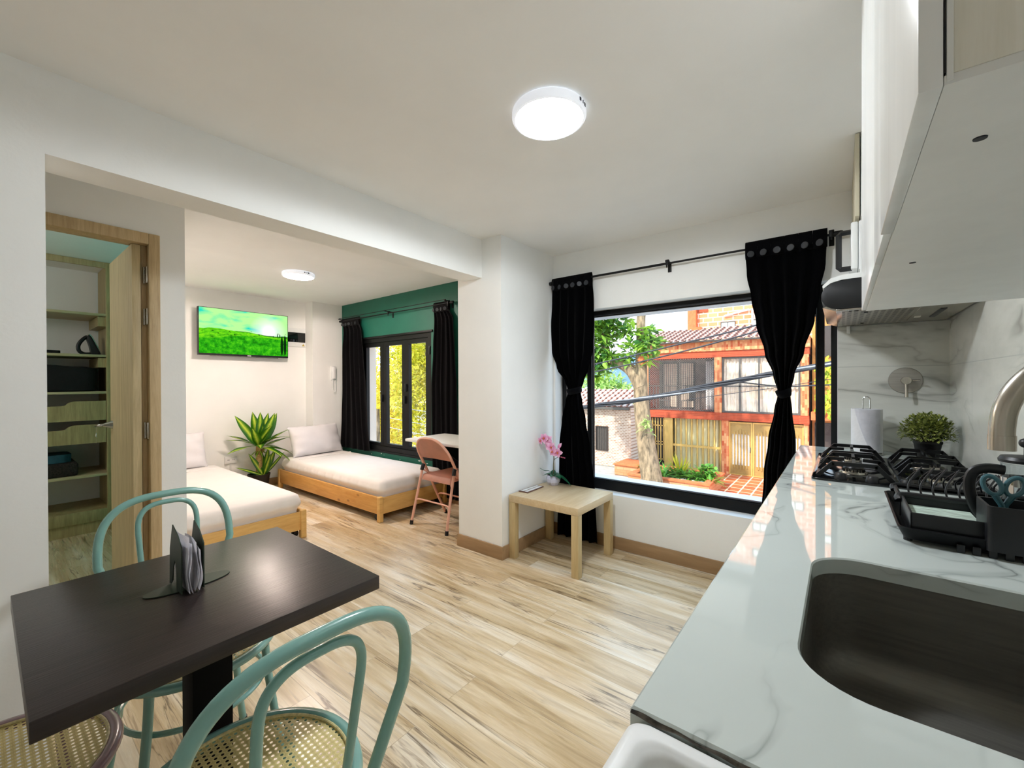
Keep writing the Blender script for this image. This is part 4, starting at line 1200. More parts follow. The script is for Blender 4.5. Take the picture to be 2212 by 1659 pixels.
def rod(name, label, x0, x1, y, z, wall, br, r=.0085, double=False):
    t = thing(name, label, 'curtain rod', ((x0 + x1) / 2, y, z))
    m = MB(); m.cyl((x0, y, z), ((x0 + x1) / 2, y, z), r, n=14); m.cyl(((x0 + x1) / 2 - .02, y, z), (x1, y, z), r * .8, n=14); m.build('rod', M['black_metal'], t)
    for x, s in ((x0, -1), (x1, 1)):
        m = MB(); m.lathe([(0, -.022), (.013, -.022), (.015, -.012), (.015, .012), (.012, .022), (0, .022)], (0, 0, 0), 18, M=Matrix.Translation((x + s * .018, y, z)) @ Matrix.Rotation(PI / 2, 4, 'Y'))
        m.build('finial', M['black_metal'], t)
    for x in br:
        m = MB(); m.box(x - .012, x + .012, wall - .006, wall, z - .05, z + .02, bev=.002); m.box(x - .008, x + .008, y, wall - .004, z + .008, z + .02, bev=.002)
        m.box(x - .008, x + .008, y - .018, y - .008, z - .014, z + .022, bev=.002); m.box(x - .012, x + .012, y - .012, y + .012, z + .008, z + .024, bev=.003); m.cyl((x, y - .012, z - .03), (x, y - .012, z - .012), .005, n=10)
        if double: m.box(x - .006, x + .006, y - .06, y, z + .012, z + .022, bev=.002)
        m.build('bracket', M['black_metal'], t)
    if double:
        m = MB(); m.cyl((x0 + .03, y - .05, z + .025), (x1 - .02, y - .05, z + .025), r * .6, n=12); m.build('rod', M['black_metal'], t)
    return t
rod('curtain_rod', 'black curtain rod above the wide street window', -1.858, -.035, 2.888, 2.05, WY, (-1.84, -.93, -.045))
rod('curtain_rod', 'black double curtain rod above the green wall window', -5.20, -3.12, 2.96, 2.062, GY, (-5.17, -4.16, -3.15), .007, True)
GL = [(2.02, -5.175, -4.80), (1.9, -5.16, -4.74), (1.6, -5.19, -4.70), (1.2, -5.20, -4.66), (.8, -5.22, -4.62), (.40, -5.25, -4.57)]
curtain('bedroom_curtain', 'charcoal curtain hanging at the left side of the green wall, above the pillow', GL, 2.975, 5, .016, M['curtain_dark'], 5, None, 'charcoal bedroom curtains', 5)
GR = [(2.02, -3.40, -3.17), (1.9, -3.39, -3.10), (1.6, -3.41, -3.08), (1.2, -3.44, -3.06), (.74, -3.44, -3.05), (.05, -3.43, -2.98)]
GR2 = GR
curtain('bedroom_curtain', 'charcoal curtain hanging at the right of the green wall, behind the white desk', GR, 2.985, 5, .014, M['curtain_dark'], 6, None, 'charcoal bedroom curtains', 4)
# ------------------------------------------------------------------ kitchen run
KX = .410          # tile face of the kitchen wall
CZ = .88
def rrect(x0, x1, y0, y1, r, n=8):
    L = []
    for cx, cy, a0 in ((x1 - r, y0 + r, -PI/2), (x1 - r, y1 - r, 0), (x0 + r, y1 - r, PI/2), (x0 + r, y0 + r, PI)):
        for k in range(n + 1):
            a = a0 + PI / 2 * k / n; L.append((cx + r * math.cos(a), cy + r * math.sin(a)))
    return L
bc = thing('base_cabinet', 'white base cabinet carrying the quartz counter', 'cabinet', (.13, 1.7, 0))
m = MB(); m.box(-.12, .41, .47, 2.92, .1, .118); m.box(-.12, .41, .462, .48, .1, .845); m.box(-.12, .41, 2.905, 2.923, .1, .845); m.box(.40, .412, .48, 2.905, .1, .845)
m.build('carcass', M['white_matt'], bc)
bx(-.08, .40, .48, 2.91, 0, .1).build('plinth', M['white_matt'], bc)
for y0, y1 in ((.466, 1.08), (1.084, 1.70), (1.704, 2.31), (2.314, 2.922)):
    d = bx(-.142, -.122, y0, y1, .105, .84, bev=.002).build('door', M['white_gloss'], bc)
    m = MB(); m.tube([(-.142, y1 - .08, .80), (-.165, y1 - .08, .80), (-.165, y1 - .20, .80), (-.142, y1 - .20, .80)], .004, 8); m.build('handle', M['steel'], d)

# worktop with the sink cut-out
SX0, SX1, SY0, SY1 = -.047, .335, .628, 1.118
m = MB()
hole = rrect(SX0, SX1, SY0, SY1, .085, 10)
nH = len(hole)
outer_pts = [(-.19, .457), (.4105, .457), (.4105, 2.926), (-.19, 2.926)]
def to_edge(p):
    cx, cy = (SX0 + SX1) / 2, (SY0 + SY1) / 2
    dx, dy = p[0] - cx, p[1] - cy
    ks = []
    if dx > 1e-9: ks.append((.4105 - cx) / dx)
    if dx < -1e-9: ks.append((-.19 - cx) / dx)
    if dy > 1e-9: ks.append((2.926 - cy) / dy)
    if dy < -1e-9: ks.append((.457 - cy) / dy)
    k = min(ks); return (cx + dx * k, cy + dy * k)
cx, cy = (SX0 + SX1) / 2, (SY0 + SY1) / 2
ang = lambda p: math.atan2(p[1] - cy, p[0] - cx)
seq = [(ang(p), p, to_edge(p)) for p in hole]
def hole_at(a):
    dx, dy = math.cos(a), math.sin(a)
    best = None
    for i in range(nH):
        p, q = hole[i], hole[(i + 1) % nH]
        ex, ey = q[0] - p[0], q[1] - p[1]
        den = dx * ey - dy * ex
        if abs(den) < 1e-12: continue
        t_ = ((p[0] - cx) * ey - (p[1] - cy) * ex) / den
        s_ = ((p[0] - cx) * dy - (p[1] - cy) * dx) / den
        if t_ > 0 and -1e-6 <= s_ <= 1 + 1e-6: best = (cx + dx * t_, cy + dy * t_)
    return best
for c in outer_pts: seq.append((ang(c), hole_at(ang(c)), c))
seq.sort(key=lambda q: q[0])
N_ = len(seq)
zt, zb = CZ, CZ - .032
rows = []
for (a, h, e) in seq:
    sx = lambda p, c, d: (p[0] + (.003 if p[0] < c[0] else -.003) * d, p[1] + (.003 if p[1] < c[1] else -.003) * d)
    ee = (min(max(e[0], -.187), .4075), min(max(e[1], .460), 2.923))
    hx, hy = h[0] - cx, h[1] - cy; hl = math.hypot(hx, hy); h2 = (h[0] + hx / hl * .003, h[1] + hy / hl * .003)
    rows.append([m.bm.verts.new(q) for q in ((h[0], h[1], zb), (h[0], h[1], zt - .003), (h2[0], h2[1], zt), (ee[0], ee[1], zt), (e[0], e[1], zt - .003), (e[0], e[1], zb))])
for i in range(N_):
    A, B = rows[i], rows[(i + 1) % N_]
    for k in range(6):
        m.bm.faces.new((A[k], A[(k + 1) % 6], B[(k + 1) % 6], B[k]))
wt = one(m, 'kitchen_worktop', M['counter'], 'long white veined quartz worktop along the kitchen wall', 'worktop', smooth=30)
m = MB()
prevr = random.Random(3)
def gr(u, v):
    y = .4566 - .0042 * v - .0006 * (1 + math.sin(57 * u)) * v
    return (-.188 + .595 * u, y, .8775 + .0010 * math.sin(40 * u + 3 * v) + .0008 * math.sin(91 * u) - .0012 * v)
m.grid(gr, 120, 6)
bmesh.ops.solidify(m.bm, geom=list(m.bm.faces), thickness=.006)
g_ = m.build('rough_edge', M['grout'], None, keep=True)
g_.name = 'worktop_edge_filler'
tag(g_, 'rough brown mortar line along the cut near end of the worktop', 'mortar')

sk = thing('kitchen_sink', 'deep satin steel sink undermounted in the white worktop', 'sink', (.144, .873, .66))
m = MB()
def sink_fn(u, v):
    # v: 0 rim -> 1 centre of the bottom
    P = rrect(SX0 - .004, SX1 + .004, SY0 - .004, SY1 + .004, .09, 12)
    n_ = len(P); k = (u * n_) % n_; i = int(k) % n_; f = k - int(k)
    p = P[i]; q = P[(i + 1) % n_]
    x, y = p[0] + (q[0] - p[0]) * f, p[1] + (q[1] - p[1]) * f
    D, rc = .195, .055
    if v < .45:
        t_ = v / .45; z = zb - .001 - (D - rc) * t_; ins = .004 * t_
    elif v < .75:
        t_ = (v - .45) / .30; a = t_ * PI / 2; z = zb - (D - rc) - rc * math.sin(a); ins = .004 + rc * (1 - math.cos(a))
    else:
        t_ = (v - .75) / .25; ins0 = .004 + rc; z = zb - D - .006 * t_
        dx, dy = x - cx, y - cy; L = math.hypot(dx, dy)
        x, y = x - dx / L * ins0 * 1.0, y - dy / L * ins0 * 1.0
        return (cx + (x - cx) * (1 - t_ * .92), cy + (y - cy) * (1 - t_ * .92), z)
    dx, dy = x - cx, y - cy; L = math.hypot(dx, dy)
    return (x - dx / L * ins, y - dy / L * ins, z)
m.grid(sink_fn, 104, 30, cu=True)
bmesh.ops.solidify(m.bm, geom=list(m.bm.faces), thickness=-.0012)
m.build('basin', M['sink_steel'], sk, smooth=60)
m = MB(); m.lathe([(0, .6545), (.032, .6545), (.036, .657), (.045, .6585), (.046, .656), (.044, .648), (0, .648)], (.144, .873, 0), 32); m.build('drain', M['chrome'], sk)
fa = thing('kitchen_faucet', 'brushed steel gooseneck faucet behind the sink', 'faucet', (.372, .872, .88))
P = [(.372, .872, .88), (.372, .872, 1.0), (.372, .872, 1.12)]
for k in range(0, 13):
    q = PI * k / 12; P.append((.2685 + .1035 * math.cos(q), .851 + .021 * math.cos(q), 1.187 + .1035 * math.sin(q)))
P.append((.165, .83, 1.168))
m = MB(); m.tube(cr_spline(P, 4), .0122, 20); m.build('spout', M['steel'], fa, smooth=60)
m = MB(); m.cyl((.165, .83, 1.1775), (.165, .83, 1.158), .0129, n=24); m.build('aerator', M['steel'], fa)
m = MB(); m.lathe([(.03, .88), (.03, .888), (.022, .894), (.0, .894)], (.372, .872, 0), 28); m.build('base_flange', M['steel'], fa)
m = MB(); m.cyl((.372, .872, .95), (.372, .925, .955), .013); m.tube([(.372, .92, .955), (.362, .94, .99), (.345, .95, 1.03)], .006, 10); m.build('lever', M['steel'], fa)

# laundry tub beside the worktop, right under the viewer
ut = thing('laundry_tub', 'pale grey laundry tub butting the near end of the worktop', 'laundry tub', (.1, .1, 0))
m = MB()
X0, X1, Y0, Y1 = -.187, .405, -.35, .4560
def tub(u, v):
    prof = [(0, .60), (0, .863), (.002, .871), (.007, .875), (.020, .875), (.028, .870), (.034, .859), (.10, .857), (.112, .80), (.14, .70), (.17, .62), (.30, .615)]
    k = v * (len(prof) - 1); i = min(int(k), len(prof) - 2); f = k - i
    ins = prof[i][0] + (prof[i+1][0] - prof[i][0]) * f; z = prof[i][1] + (prof[i+1][1] - prof[i][1]) * f
    r = max(.008, .03 - ins * .1)
    P = rrect(X0 + ins, X1 - ins, Y0 + ins, Y1 - ins, max(.012, .018 + ins * .3), 8)
    n_ = len(P); kk = u * n_; i = int(kk) % n_
    return (P[i][0], P[i][1], z)
m.grid(tub, 36, 40, cu=True)
m.build('basin', M['white_plastic'], ut, smooth=50)
m = MB(); m.box(X0 + .02, X1 - .02, Y0 + .02, Y1 - .03, 0, .62); m.build('stand', M['white_matt'], ut)
m = MB(); m.lathe([(0, .8605), (.019, .8605), (.022, .8575), (.0, .8575)], (-.118, .39, 0), 24)
m.build('plug', M['button'], ut)

# ---- hob
hb_ = thing('gas_hob', 'black glass gas hob with four burners set in the worktop', 'hob', (.16, 2.27, .88))
m = MB(); m.prism(rrect(-.092, .405, 1.935, 2.62, .02, 5), 'Z', .8805, .888, bev=.002); m.build('glass_plate', M['black_glass'], hb_)
def burner(x, y, r):
    m = MB(); m.lathe([(0, .889), (r * 1.25, .889), (r * 1.2, .896), (r * .95, .898), (r * .95, .906), (0, .906)], (x, y, 0), 32); b = m.build('burner', M['steel'], hb_)
    m = MB()
    for k in range(20):
        a = 2 * PI * k / 20; m.obox((x + r * .95 * math.cos(a), y + r * .95 * math.sin(a), .902), (.004, .004, .008), (0, 0, a))
    m.build('burner_teeth', M['iron_black'], b)
    m = MB(); m.lathe([(0, .906), (r * .85, .906), (r * .88, .910), (r * .8, .915), (0, .916)], (x, y, 0), 28); m.build('burner_cap', M['iron_black'], b)
BX = (.035, .275)
for x, y, r in ((BX[0], 2.12, .036), (BX[0], 2.43, .028), (BX[1], 2.12, .028), (BX[1], 2.43, .042)): burner(x, y, r)
def grate(xc, y0, y1):
    """One cast iron pan support: raised frame with trapezoid cross bars over two burners."""
    m = MB()
    hw = .108
    def bar(p, w=.010, h=.012):
        for a, b in zip(p, p[1:]):
            a, b = Vector(a), Vector(b)
            d = (b - a); L = d.length; d.normalize()
            up = Vector((0, 0, 1)); s_ = d.cross(up)
            if s_.length < 1e-3: s_ = Vector((1, 0, 0))
            s_.normalize(); u_ = s_.cross(d)
            V = [m.bm.verts.new(q + s_ * sx * w / 2 + u_ * su * h / 2) for q in (a - d * .002, b + d * .002) for sx in (-1, 1) for su in (-1, 1)]
            for q in ((0, 1, 3, 2), (4, 6, 7, 5), (0, 4, 5, 1), (2, 3, 7, 6), (0, 2, 6, 4), (1, 5, 7, 3)): m.bm.faces.new([V[i] for i in q])
    for y in (y0, (y0 + y1) / 2 - .028, (y0 + y1) / 2 + .028, y1):
        bar([(xc - hw, y, .889), (xc - hw + .045, y, .940), (xc + hw - .045, y, .940), (xc + hw, y, .889)], .013, .014)
    for yb in ((y0 + (y0 + y1) / 2 - .028) / 2, (y1 + (y0 + y1) / 2 + .028) / 2):
        dy = ((y1 - y0) / 2 - .028) / 2
        bar([(xc - hw, yb, .892), (xc - hw + .03, yb, .938), (xc - .03, yb, .940)]); bar([(xc + .03, yb, .940), (xc + hw - .03, yb, .938), (xc + hw, yb, .892)])
        bar([(xc, yb - dy, .940), (xc, yb - .03, .940)]); bar([(xc, yb + .03, .940), (xc, yb + dy, .940)])
    for sx in (-1, 1):
        bar([(xc + sx * hw, y0, .891), (xc + sx * hw, y1, .891)], .010, .008)
    m.build('pan_support', M['iron_black'], hb_, smooth=None)
grate(BX[0], 1.99, 2.56); grate(BX[1], 1.99, 2.56)
for k in range(4):
    x = -.005 + .09 * k
    m = MB(); m.lathe([(0, .888), (.019, .888), (.019, .893), (.016, .908), (.014, .910), (0, .910)], (x, 1.962, 0), 20); m.build('knob', M['black_plastic'], hb_)

# ---- paper towels, topiary, wall valve
pt = thing('paper_towel_roll', 'white paper towel roll on a wire stand beside the hob', 'paper towel', (.098, 2.78, .88))
m = MB()
Rr = .062
def roll(u, v):
    a = 2 * PI * u
    return (.098 + Rr * math.cos(a), 2.78 + Rr * math.sin(a), .892 + .215 * v)
m.grid(roll, 64, 8, cu=True)
m.lathe([(Rr, .892), (.02, .892), (.02, 1.107), (Rr, 1.107)], (.098, 2.78, 0), 64)
bmesh.ops.remove_doubles(m.bm, verts=m.bm.verts, dist=.0005)
m.build('roll', M['paper'], pt)
m = MB()   # loose outer sheet hanging away to the left with a slanted free edge
def sheet(u, v):
    a = math.radians(-38) - math.radians(95) * u * (1 - .55 * v)
    lift = .001 + .024 * u ** 2 * (.35 + .65 * v) 
    return (.098 + (Rr + lift) * math.cos(a), 2.78 + (Rr + lift) * math.sin(a), 1.108 - .214 * v)
m.grid(sheet, 24, 16); bmesh.ops.solidify(m.bm, geom=list(m.bm.faces), thickness=.0008)
m.build('loose_sheet', M['napkin'], pt, smooth=70)
m = MB(); m.lathe([(0, .8805), (.066, .8805), (.068, .884), (.066, .889), (0, .889)], (.098, 2.78, 0), 40)
m.tube(cr_spline([(.084, 2.78, .885), (.084, 2.78, 1.13), (.084, 2.78, 1.155), (.091, 2.78, 1.166), (.098, 2.78, 1.168), (.105, 2.78, 1.166), (.112, 2.78, 1.155), (.112, 2.78, 1.13), (.112, 2.78, .885)], 4), .0028, 8)
m.build('wire_stand', M['chrome'], pt)
tp = thing('potted_topiary', 'small leafy artificial bush in a black pot beside the paper towel', 'potted plant', (.305, 2.66, .88))
m = MB(); m.lathe([(0, .8805), (.034, .8805), (.047, .962), (.05, .966), (.05, .975), (.044, .975), (.0, .968)], (.305, 2.66, 0), 28); m.build('pot', M['pot_black'], tp)
m = MB(); rr = random.Random(21)
for k in range(60):
    a = rr.uniform(0, 2 * PI); e = rr.uniform(.1, 1.2)
    d = Vector((math.cos(a) * math.cos(e), math.sin(a) * math.cos(e), math.sin(e)))
    m.tube([(.305, 2.66, .96), Vector((.305, 2.66, .975)) + d * .07], .0012, 4)
m.build('stems', M['orchid_stem'], tp)
m = MB()
for k in range(2600):
    a = rr.uniform(0, 2 * PI); e = math.asin(rr.uniform(-.25, 1)); q = rr.uniform(.5, 1.03)
    d = Vector((math.cos(a) * math.cos(e), math.sin(a) * math.cos(e), math.sin(e)))
    p = Vector((.305 + d.x * .092 * q, 2.66 + d.y * .085 * q, 1.005 + d.z * .092 * q))
    dd = (d + Vector((rr.uniform(-.7, .7), rr.uniform(-.7, .7), rr.uniform(-.3, .9)))).normalized()
    m.leaf(p, dd, (0, 0, 1), rr.uniform(.012, .02), rr.uniform(.004, .006), .3, 2)
m.build('foliage', M['topiary'], tp, smooth=None, norm=False)
vl = thing('wall_valve', 'round steel wall valve with a lever on the tiles above the paper towel', 'valve', (.254, 2.92, 1.20))
m = MB(); m.lathe([(0, 0), (.064, 0), (.066, -.004), (.064, -.007), (.02, -.008), (0, -.008)], (0, 0, 0), 48, M=Matrix.Translation((.254, 2.929, 1.25)) @ Matrix.Rotation(-PI / 2, 4, 'X')); m.build('cover_plate', M['sink_steel'], vl)
m = MB(); m.cyl((.254, 2.922, 1.25), (.254, 2.875, 1.25), .019); m.build('cartridge', M['steel'], vl)
m = MB(); m.cyl((.254, 2.885, 1.245), (.254, 2.875, 1.165), .0075, n=14); m.cyl((.27, 2.89, 1.25), (.305, 2.88, 1.25), .004, n=10); m.build('lever', M['steel'], vl)

# ---- upper cabinets, microwave, range hood
uc = thing('wall_cabinet', 'long white wall cabinet above the sink reaching the ceiling', 'cabinet', (.23, .88, 1.43))
CT = H - .004
for y0, y1, dx in ((.362, .684, 0), (.687, .872, .003), (.875, 1.411, .003)):
    bx(.037 + dx, .0485, y0, y1, 1.428 + dx, CT, bev=.0012).build('door', M['white_gloss'], uc)
m = MB(); m.box(.0497, .0525, .361, 1.41, 1.430, CT); m.box(.0525, .408, 1.394, 1.41, 1.432, CT); m.build('carcass_frame', M['white_matt'], uc)
bx(.0525, .41, .362, .378, 1.4345, CT, bev=.0006).build('side_panel', wood('washed_ash', '#f1efe4', '#dedac9', 'Z', 1.2, .6, streak=20), uc)
bx(.0487, .41, .3625, 1.408, 1.4285, 1.4345, bev=.0004).build('bottom_panel', M['white_matt'], uc)
for x, y in ((.080, .457), (.084, .874), (.30, .62)):
    m = MB(); m.lathe([(0, 1.4276), (.0038, 1.4276), (.004, 1.4285), (0, 1.4285)], (x, y, 0), 16); m.build('cam_cap', M['button'], uc)
m = MB(); m.box(.0487, .0495, .3625, 1.40, 1.436, CT); m.build('gap_shade_strip', M['black_plastic'], uc)  # black strip put in for the shade of the gap behind the doors
u2 = thing('hood_cabinet', 'narrow white wall cabinet above the microwave next to the street window', 'cabinet', (.24, 2.6, 1.94))
bx(.062, .41, 2.27, 2.925, 1.935, CT, bev=.001).build('carcass', M['white_matt'], u2)
bx(.043, .058, 2.268, 2.925, 1.937, CT, bev=.002).build('door', wood('beige_edge', '#d6cfb8', '#c2baa0', 'Z', 1.2, .6), u2)
mw = thing('microwave_oven', 'white microwave with a black loop handle above the range hood', 'microwave', (.2, 2.5, 1.70))
bx(.055, .40, 2.30, 2.80, 1.72, 1.928, bev=.006).build('body', M['white_plastic'], mw)
bx(.030, .054, 2.30, 2.80, 1.726, 1.926, bev=.006).build('door', M['white_gloss'], mw)
m = MB(); P = [(.034, 2.33, 1.735), (-.004, 2.33, 1.735), (-.011, 2.33, 1.742), (-.011, 2.33, 1.885), (-.004, 2.33, 1.892), (.034, 2.33, 1.892)]
m.tube(P, .011, 4, flat=(1.0, 1.2)); m.build('handle', M['black_plastic'], mw, smooth=None)
m = MB(); m.box(.06, .40, 2.29, 2.81, 1.703, 1.7195); m.build('shelf_board', M['white_matt'], mw)
hd = thing('range_hood', 'slim black-fronted range hood with steel underside above the hob', 'range hood', (.17, 2.58, 1.545))
Y0h, Y1h = 2.255, 2.925
prof = [(.40, 1.555), (-.005, 1.555), (-.035, 1.560), (-.058, 1.574), (-.070, 1.598), (-.070, 1.622), (-.060, 1.648), (-.035, 1.667), (.0, 1.676), (.40, 1.682)]
m = MB(); m.prism(prof, 'Y', Y0h, Y1h, bev=.001); m.build('visor', M['black_plastic'], hd)
p2 = [(.40, 1.683), (.0, 1.677), (-.037, 1.668), (-.063, 1.648), (-.066, 1.652), (-.066, 1.660), (-.040, 1.686), (.0, 1.698), (.40, 1.702)]
m = MB(); m.prism(p2, 'Y', Y0h - .002, Y1h); m.build('top_trim', M['white_gloss'], hd)
m = MB(); m.box(-.02, .40, Y0h + .004, Y1h - .004, 1.546, 1.5545, bev=.002)
m.prism([(-.066, 1.566), (-.02, 1.547), (-.02, 1.5545), (-.05, 1.572)], 'Y', Y0h + .01, Y1h - .01); m.build('underside', M['steel'], hd)
def filt(name_scale):
    mm, t = new_mat('filter_mesh')
    v = t.coord()
    s_ = t.n('ShaderNodeSeparateXYZ', None, Vector=v)
    a = t.math('FRACT', t.math('MULTIPLY', s_.outputs[0], 45.)); b = t.math('FRACT', t.math('ADD', t.math('MULTIPLY', s_.outputs[1], 26.), t.math('MULTIPLY', s_.outputs[0], 14.)))
    h_ = t.math('MULTIPLY', t.math('LESS_THAN', t.math('ABSOLUTE', t.math('SUBTRACT', a, .5)), .32), t.math('LESS_THAN', t.math('ABSOLUTE', t.math('SUBTRACT', b, .5)), .22))
    c = t.mix(h_, '#a7a097', '#2b2723')
    t.out(t.bsdf(c, .4, .9).outputs[0]); return mm
m = MB(); m.box(.0, .235, Y0h + .03, Y1h - .08, 1.5435, 1.5465, bev=.001); fl_ = m.build('grease_filter', filt(1), hd)
m = MB(); m.lathe([(0, 1.5385), (.006, 1.539), (.008, 1.5435), (0, 1.5435)], (.08, Y0h + .08, 0), 14); m.lathe([(0, 1.5385), (.006, 1.539), (.008, 1.5435), (0, 1.5435)], (.08, Y1h - .15, 0), 14); m.build('filter_knob', M['black_plastic'], fl_)
m = MB(); m.box(.25, .385, Y0h + .06, Y1h - .10, 1.5435, 1.5465, bev=.001); m.build('lamp_panel', M['steel'], hd)
m = MB(); m.box(.262, .282, Y1h - .28, Y1h - .24, 1.541, 1.5437); m.build('lamp_lens', M['frosted'], hd)
m = MB(); m.box(.315, .335, Y0h + .16, Y1h - .22, 1.5405, 1.5437, bev=.002); m.build('control_slot', M['black_plastic'], hd)
m = MB(); m.box(.02, .035, 2.90, 2.927, 1.505, 1.546, bev=.002); m.build('mounting_foot', M['white_plastic'], hd)

# ---- dish rack with its load
dr = thing('dish_rack', 'black dish rack with drip tray between sink and hob', 'dish rack', (.25, 1.58, .88))
m = MB()
def tray(u, v):
    prof = [(0.012, .889), (0.0, .915), (.004, .917), (.016, .892), (.15, .890)]
    k = v * 4; i = min(int(k), 3); f = k - i
    ins = prof[i][0] + (prof[i+1][0] - prof[i][0]) * f; z = prof[i][1] + (prof[i+1][1] - prof[i][1]) * f
    P = rrect(.100 + ins, .405 - ins, 1.295 + ins, 1.71 - ins, .02, 4)
    return P[int(round(u * len(P))) % len(P)] + (z,)
m.grid(tray, 20, 16, cu=True)
bmesh.ops.solidify(m.bm, geom=list(m.bm.faces), thickness=.002)
m.build('drip_tray', M['black_plastic'], dr, smooth=50)
m = MB()
for k in range(9):
    x = .20 + .023 * k; m.obox((x, 1.298, .889), (.013, .006, .018), (0, 0, 0), .002)
for x, y in ((.12, 1.33), (.38, 1.33), (.12, 1.68), (.38, 1.68)): m.cyl((x, y, .8805), (x, y, .89), .008, n=10)
m.build('feet', M['black_plastic'], dr)
m = MB()
m.box(.122, .250, 1.308, 1.313, .900, .950, bev=.002); m.box(.122, .127, 1.308, 1.50, .900, .950, bev=.002); m.box(.122, .39, 1.308, 1.50, .896, .901); m.box(.122, .39, 1.495, 1.50, .900, .945)
m.build('bottom_basket', M['black_plastic'], dr)
m = MB()
for y, z in ((1.50, .950), (1.525, .944), (1.66, .944)):
    m.tube(cr_spline([(.118, y - .015, z - .012), (.124, y, z), (.20, y, z), (.38, y, z), (.395, y - .01, z - .01)], 4), .0075, 8)
m.box(.118, .126, 1.495, 1.67, .930, .946, bev=.003); m.box(.386, .394, 1.495, 1.67, .930, .946, bev=.003)
for y in (1.50, 1.66): m.box(.119, .125, y - .003, y + .003, .895, .935)
m.build('top_frame', M['black_plastic'], dr)
for k in range(10):
    x = .140 + k * .0235
    m = MB(); m.tube(cr_spline([(x + .002, 1.522, .944), (x - .002, 1.528, .965), (x + .006, 1.545, .985), (x + .030, 1.575, 1.016)], 5), .0022, 6); m.build('plate_wire', M['black_plastic'], dr)
    if k < 9:
        m = MB(); m.tube(cr_spline([(x + .014, 1.658, .944), (x + .010, 1.652, .965), (x + .016, 1.64, .982), (x + .032, 1.622, 1.004)], 5), .0022, 6); m.build('plate_wire', M['black_plastic'], dr)
m = MB(); m.ring_prism(rrect(.236, .392, 1.285, 1.385, .008, 3), rrect(.241, .387, 1.290, 1.380, .006, 3), 'Z', .897, .990)
m.box(.239, .389, 1.288, 1.382, .897, .901); m.build('cutlery_holder', M['black_plastic'], dr)
pc = one(bx(.135, .245, 1.325, 1.49, .926, .9285), 'paper_leaflet', pm('pale_green_print', '#b9d2bf', .7, var=.35, scale=18, stretch=(1, 6, 1)), 'pale green printed paper lying inside the black dish rack', 'paper')
sc_ = thing('scissors', 'teal handled scissors standing in the dish rack cutlery holder', 'scissors', (.268, 1.335, .905))
def loop(cx_, cz_, rx, rz, tilt, y):
    return [(cx_ + rx * math.cos(a) * math.cos(tilt) - rz * math.sin(a) * math.sin(tilt), y, cz_ + rx * math.cos(a) * math.sin(tilt) + rz * math.sin(a) * math.cos(tilt)) for a in [k * PI / 14 for k in range(28)]]
for s_, y in ((-1, 1.334), (1, 1.339)):
    m = MB(); m.tube(loop(.268 + s_ * .0165, 1.026, .0125, .020, -s_ * .35, y), .0045, 10, True)
    m.tube([(.268 + s_ * .013, y, 1.006), (.268 + s_ * .003, y, .985), (.268, y, .95)], [.006, .005, .004], 10)
    h_ = m.build('handle', M['teal'], sc_)
    m = MB(); m.prism([(.264, .905), (.268 - s_ * .004, .955), (.268 + s_ * .004, .955)], 'Y', y - .0008, y + .0008); m.build('blade', M['steel'], h_)
fp_ = thing('french_press', 'glass french press with black lid and handle behind the scissors', 'french press', (.345, 1.50, .902))
FX, FY = .324, 1.452
m = MB(); m.lathe([(0, .904), (.036, .904), (.037, .91), (.037, 1.058), (.039, 1.062), (.0355, 1.060), (.0355, .912), (0, .908)], (FX, FY, 0), 36); m.build('carafe', M['carafe'], fp_)
m = MB(); m.lathe([(.0375, .902), (.0395, .902), (.0395, .93), (.0375, .93)], (FX, FY, 0), 36); m.lathe([(.0375, 1.012), (.0395, 1.012), (.0395, 1.03), (.0375, 1.03)], (FX, FY, 0), 36)
for k in range(4):
    a = PI / 4 + k * PI / 2; m.obox((FX + .0388 * math.cos(a), FY + .0388 * math.sin(a), .97), (.002, .010, .09), (0, 0, a))
m.build('metal_cage', M['chrome'], fp_)
m = MB(); m.lathe([(0, 1.064), (.041, 1.064), (.042, 1.070), (.038, 1.077), (.012, 1.080), (0, 1.080)], (FX, FY, 0), 36); m.cyl((FX, FY, 1.078), (FX, FY, 1.10), .003, n=8); m.ball((FX, FY, 1.108), .011, 14, 10); m.build('lid', M['black_plastic'], fp_)
m = MB(); m.tube(cr_spline([(FX - .034, FY - .012, 1.045), (FX - .062, FY - .016, 1.047), (FX - .084, FY - .02, 1.035), (FX - .090, FY - .02, 1.0), (FX - .080, FY - .02, .955), (FX - .066, FY - .02, .93)], 6), .0085, 10, flat=(1.3, .8)); m.build('handle', M['black_plastic'], fp_)
bk_ = one(bx(.20, .285, 1.76, 1.87, .8805, .8825), 'white_card', M['white_plastic'], 'white card lying on the worktop between dish rack and hob', 'card')
# ------------------------------------------------------------------ the street outside (ground 2.77 m below our floor)
GZ = -2.77
struct(bx(-60, 60, 3.3, 120, GZ - .2, GZ - .02), 'ground', M['asphalt'], 'grey street surface')
struct(bx(-4.05, .6, 14.2, 20.2, GZ - .02, GZ), 'pavement', M['pave'], 'terracotta tiled forecourt in front of the ochre doors')
# distant hill
m = MB()
def hill(u, v):
    a = u * 2 - 1
    x = -330 + 560 * u; y = 300 + 160 * v
    z = GZ + (33 + 9 * math.sin(u * 7 + 1) + 4 * math.sin(u * 23)) * math.sin(PI * min(1, v * .5 + .0))
    return (x, y, z)
m.grid(hill, 60, 10)
struct(m, 'hill', M['hill'], 'hazy blue hill on the horizon')

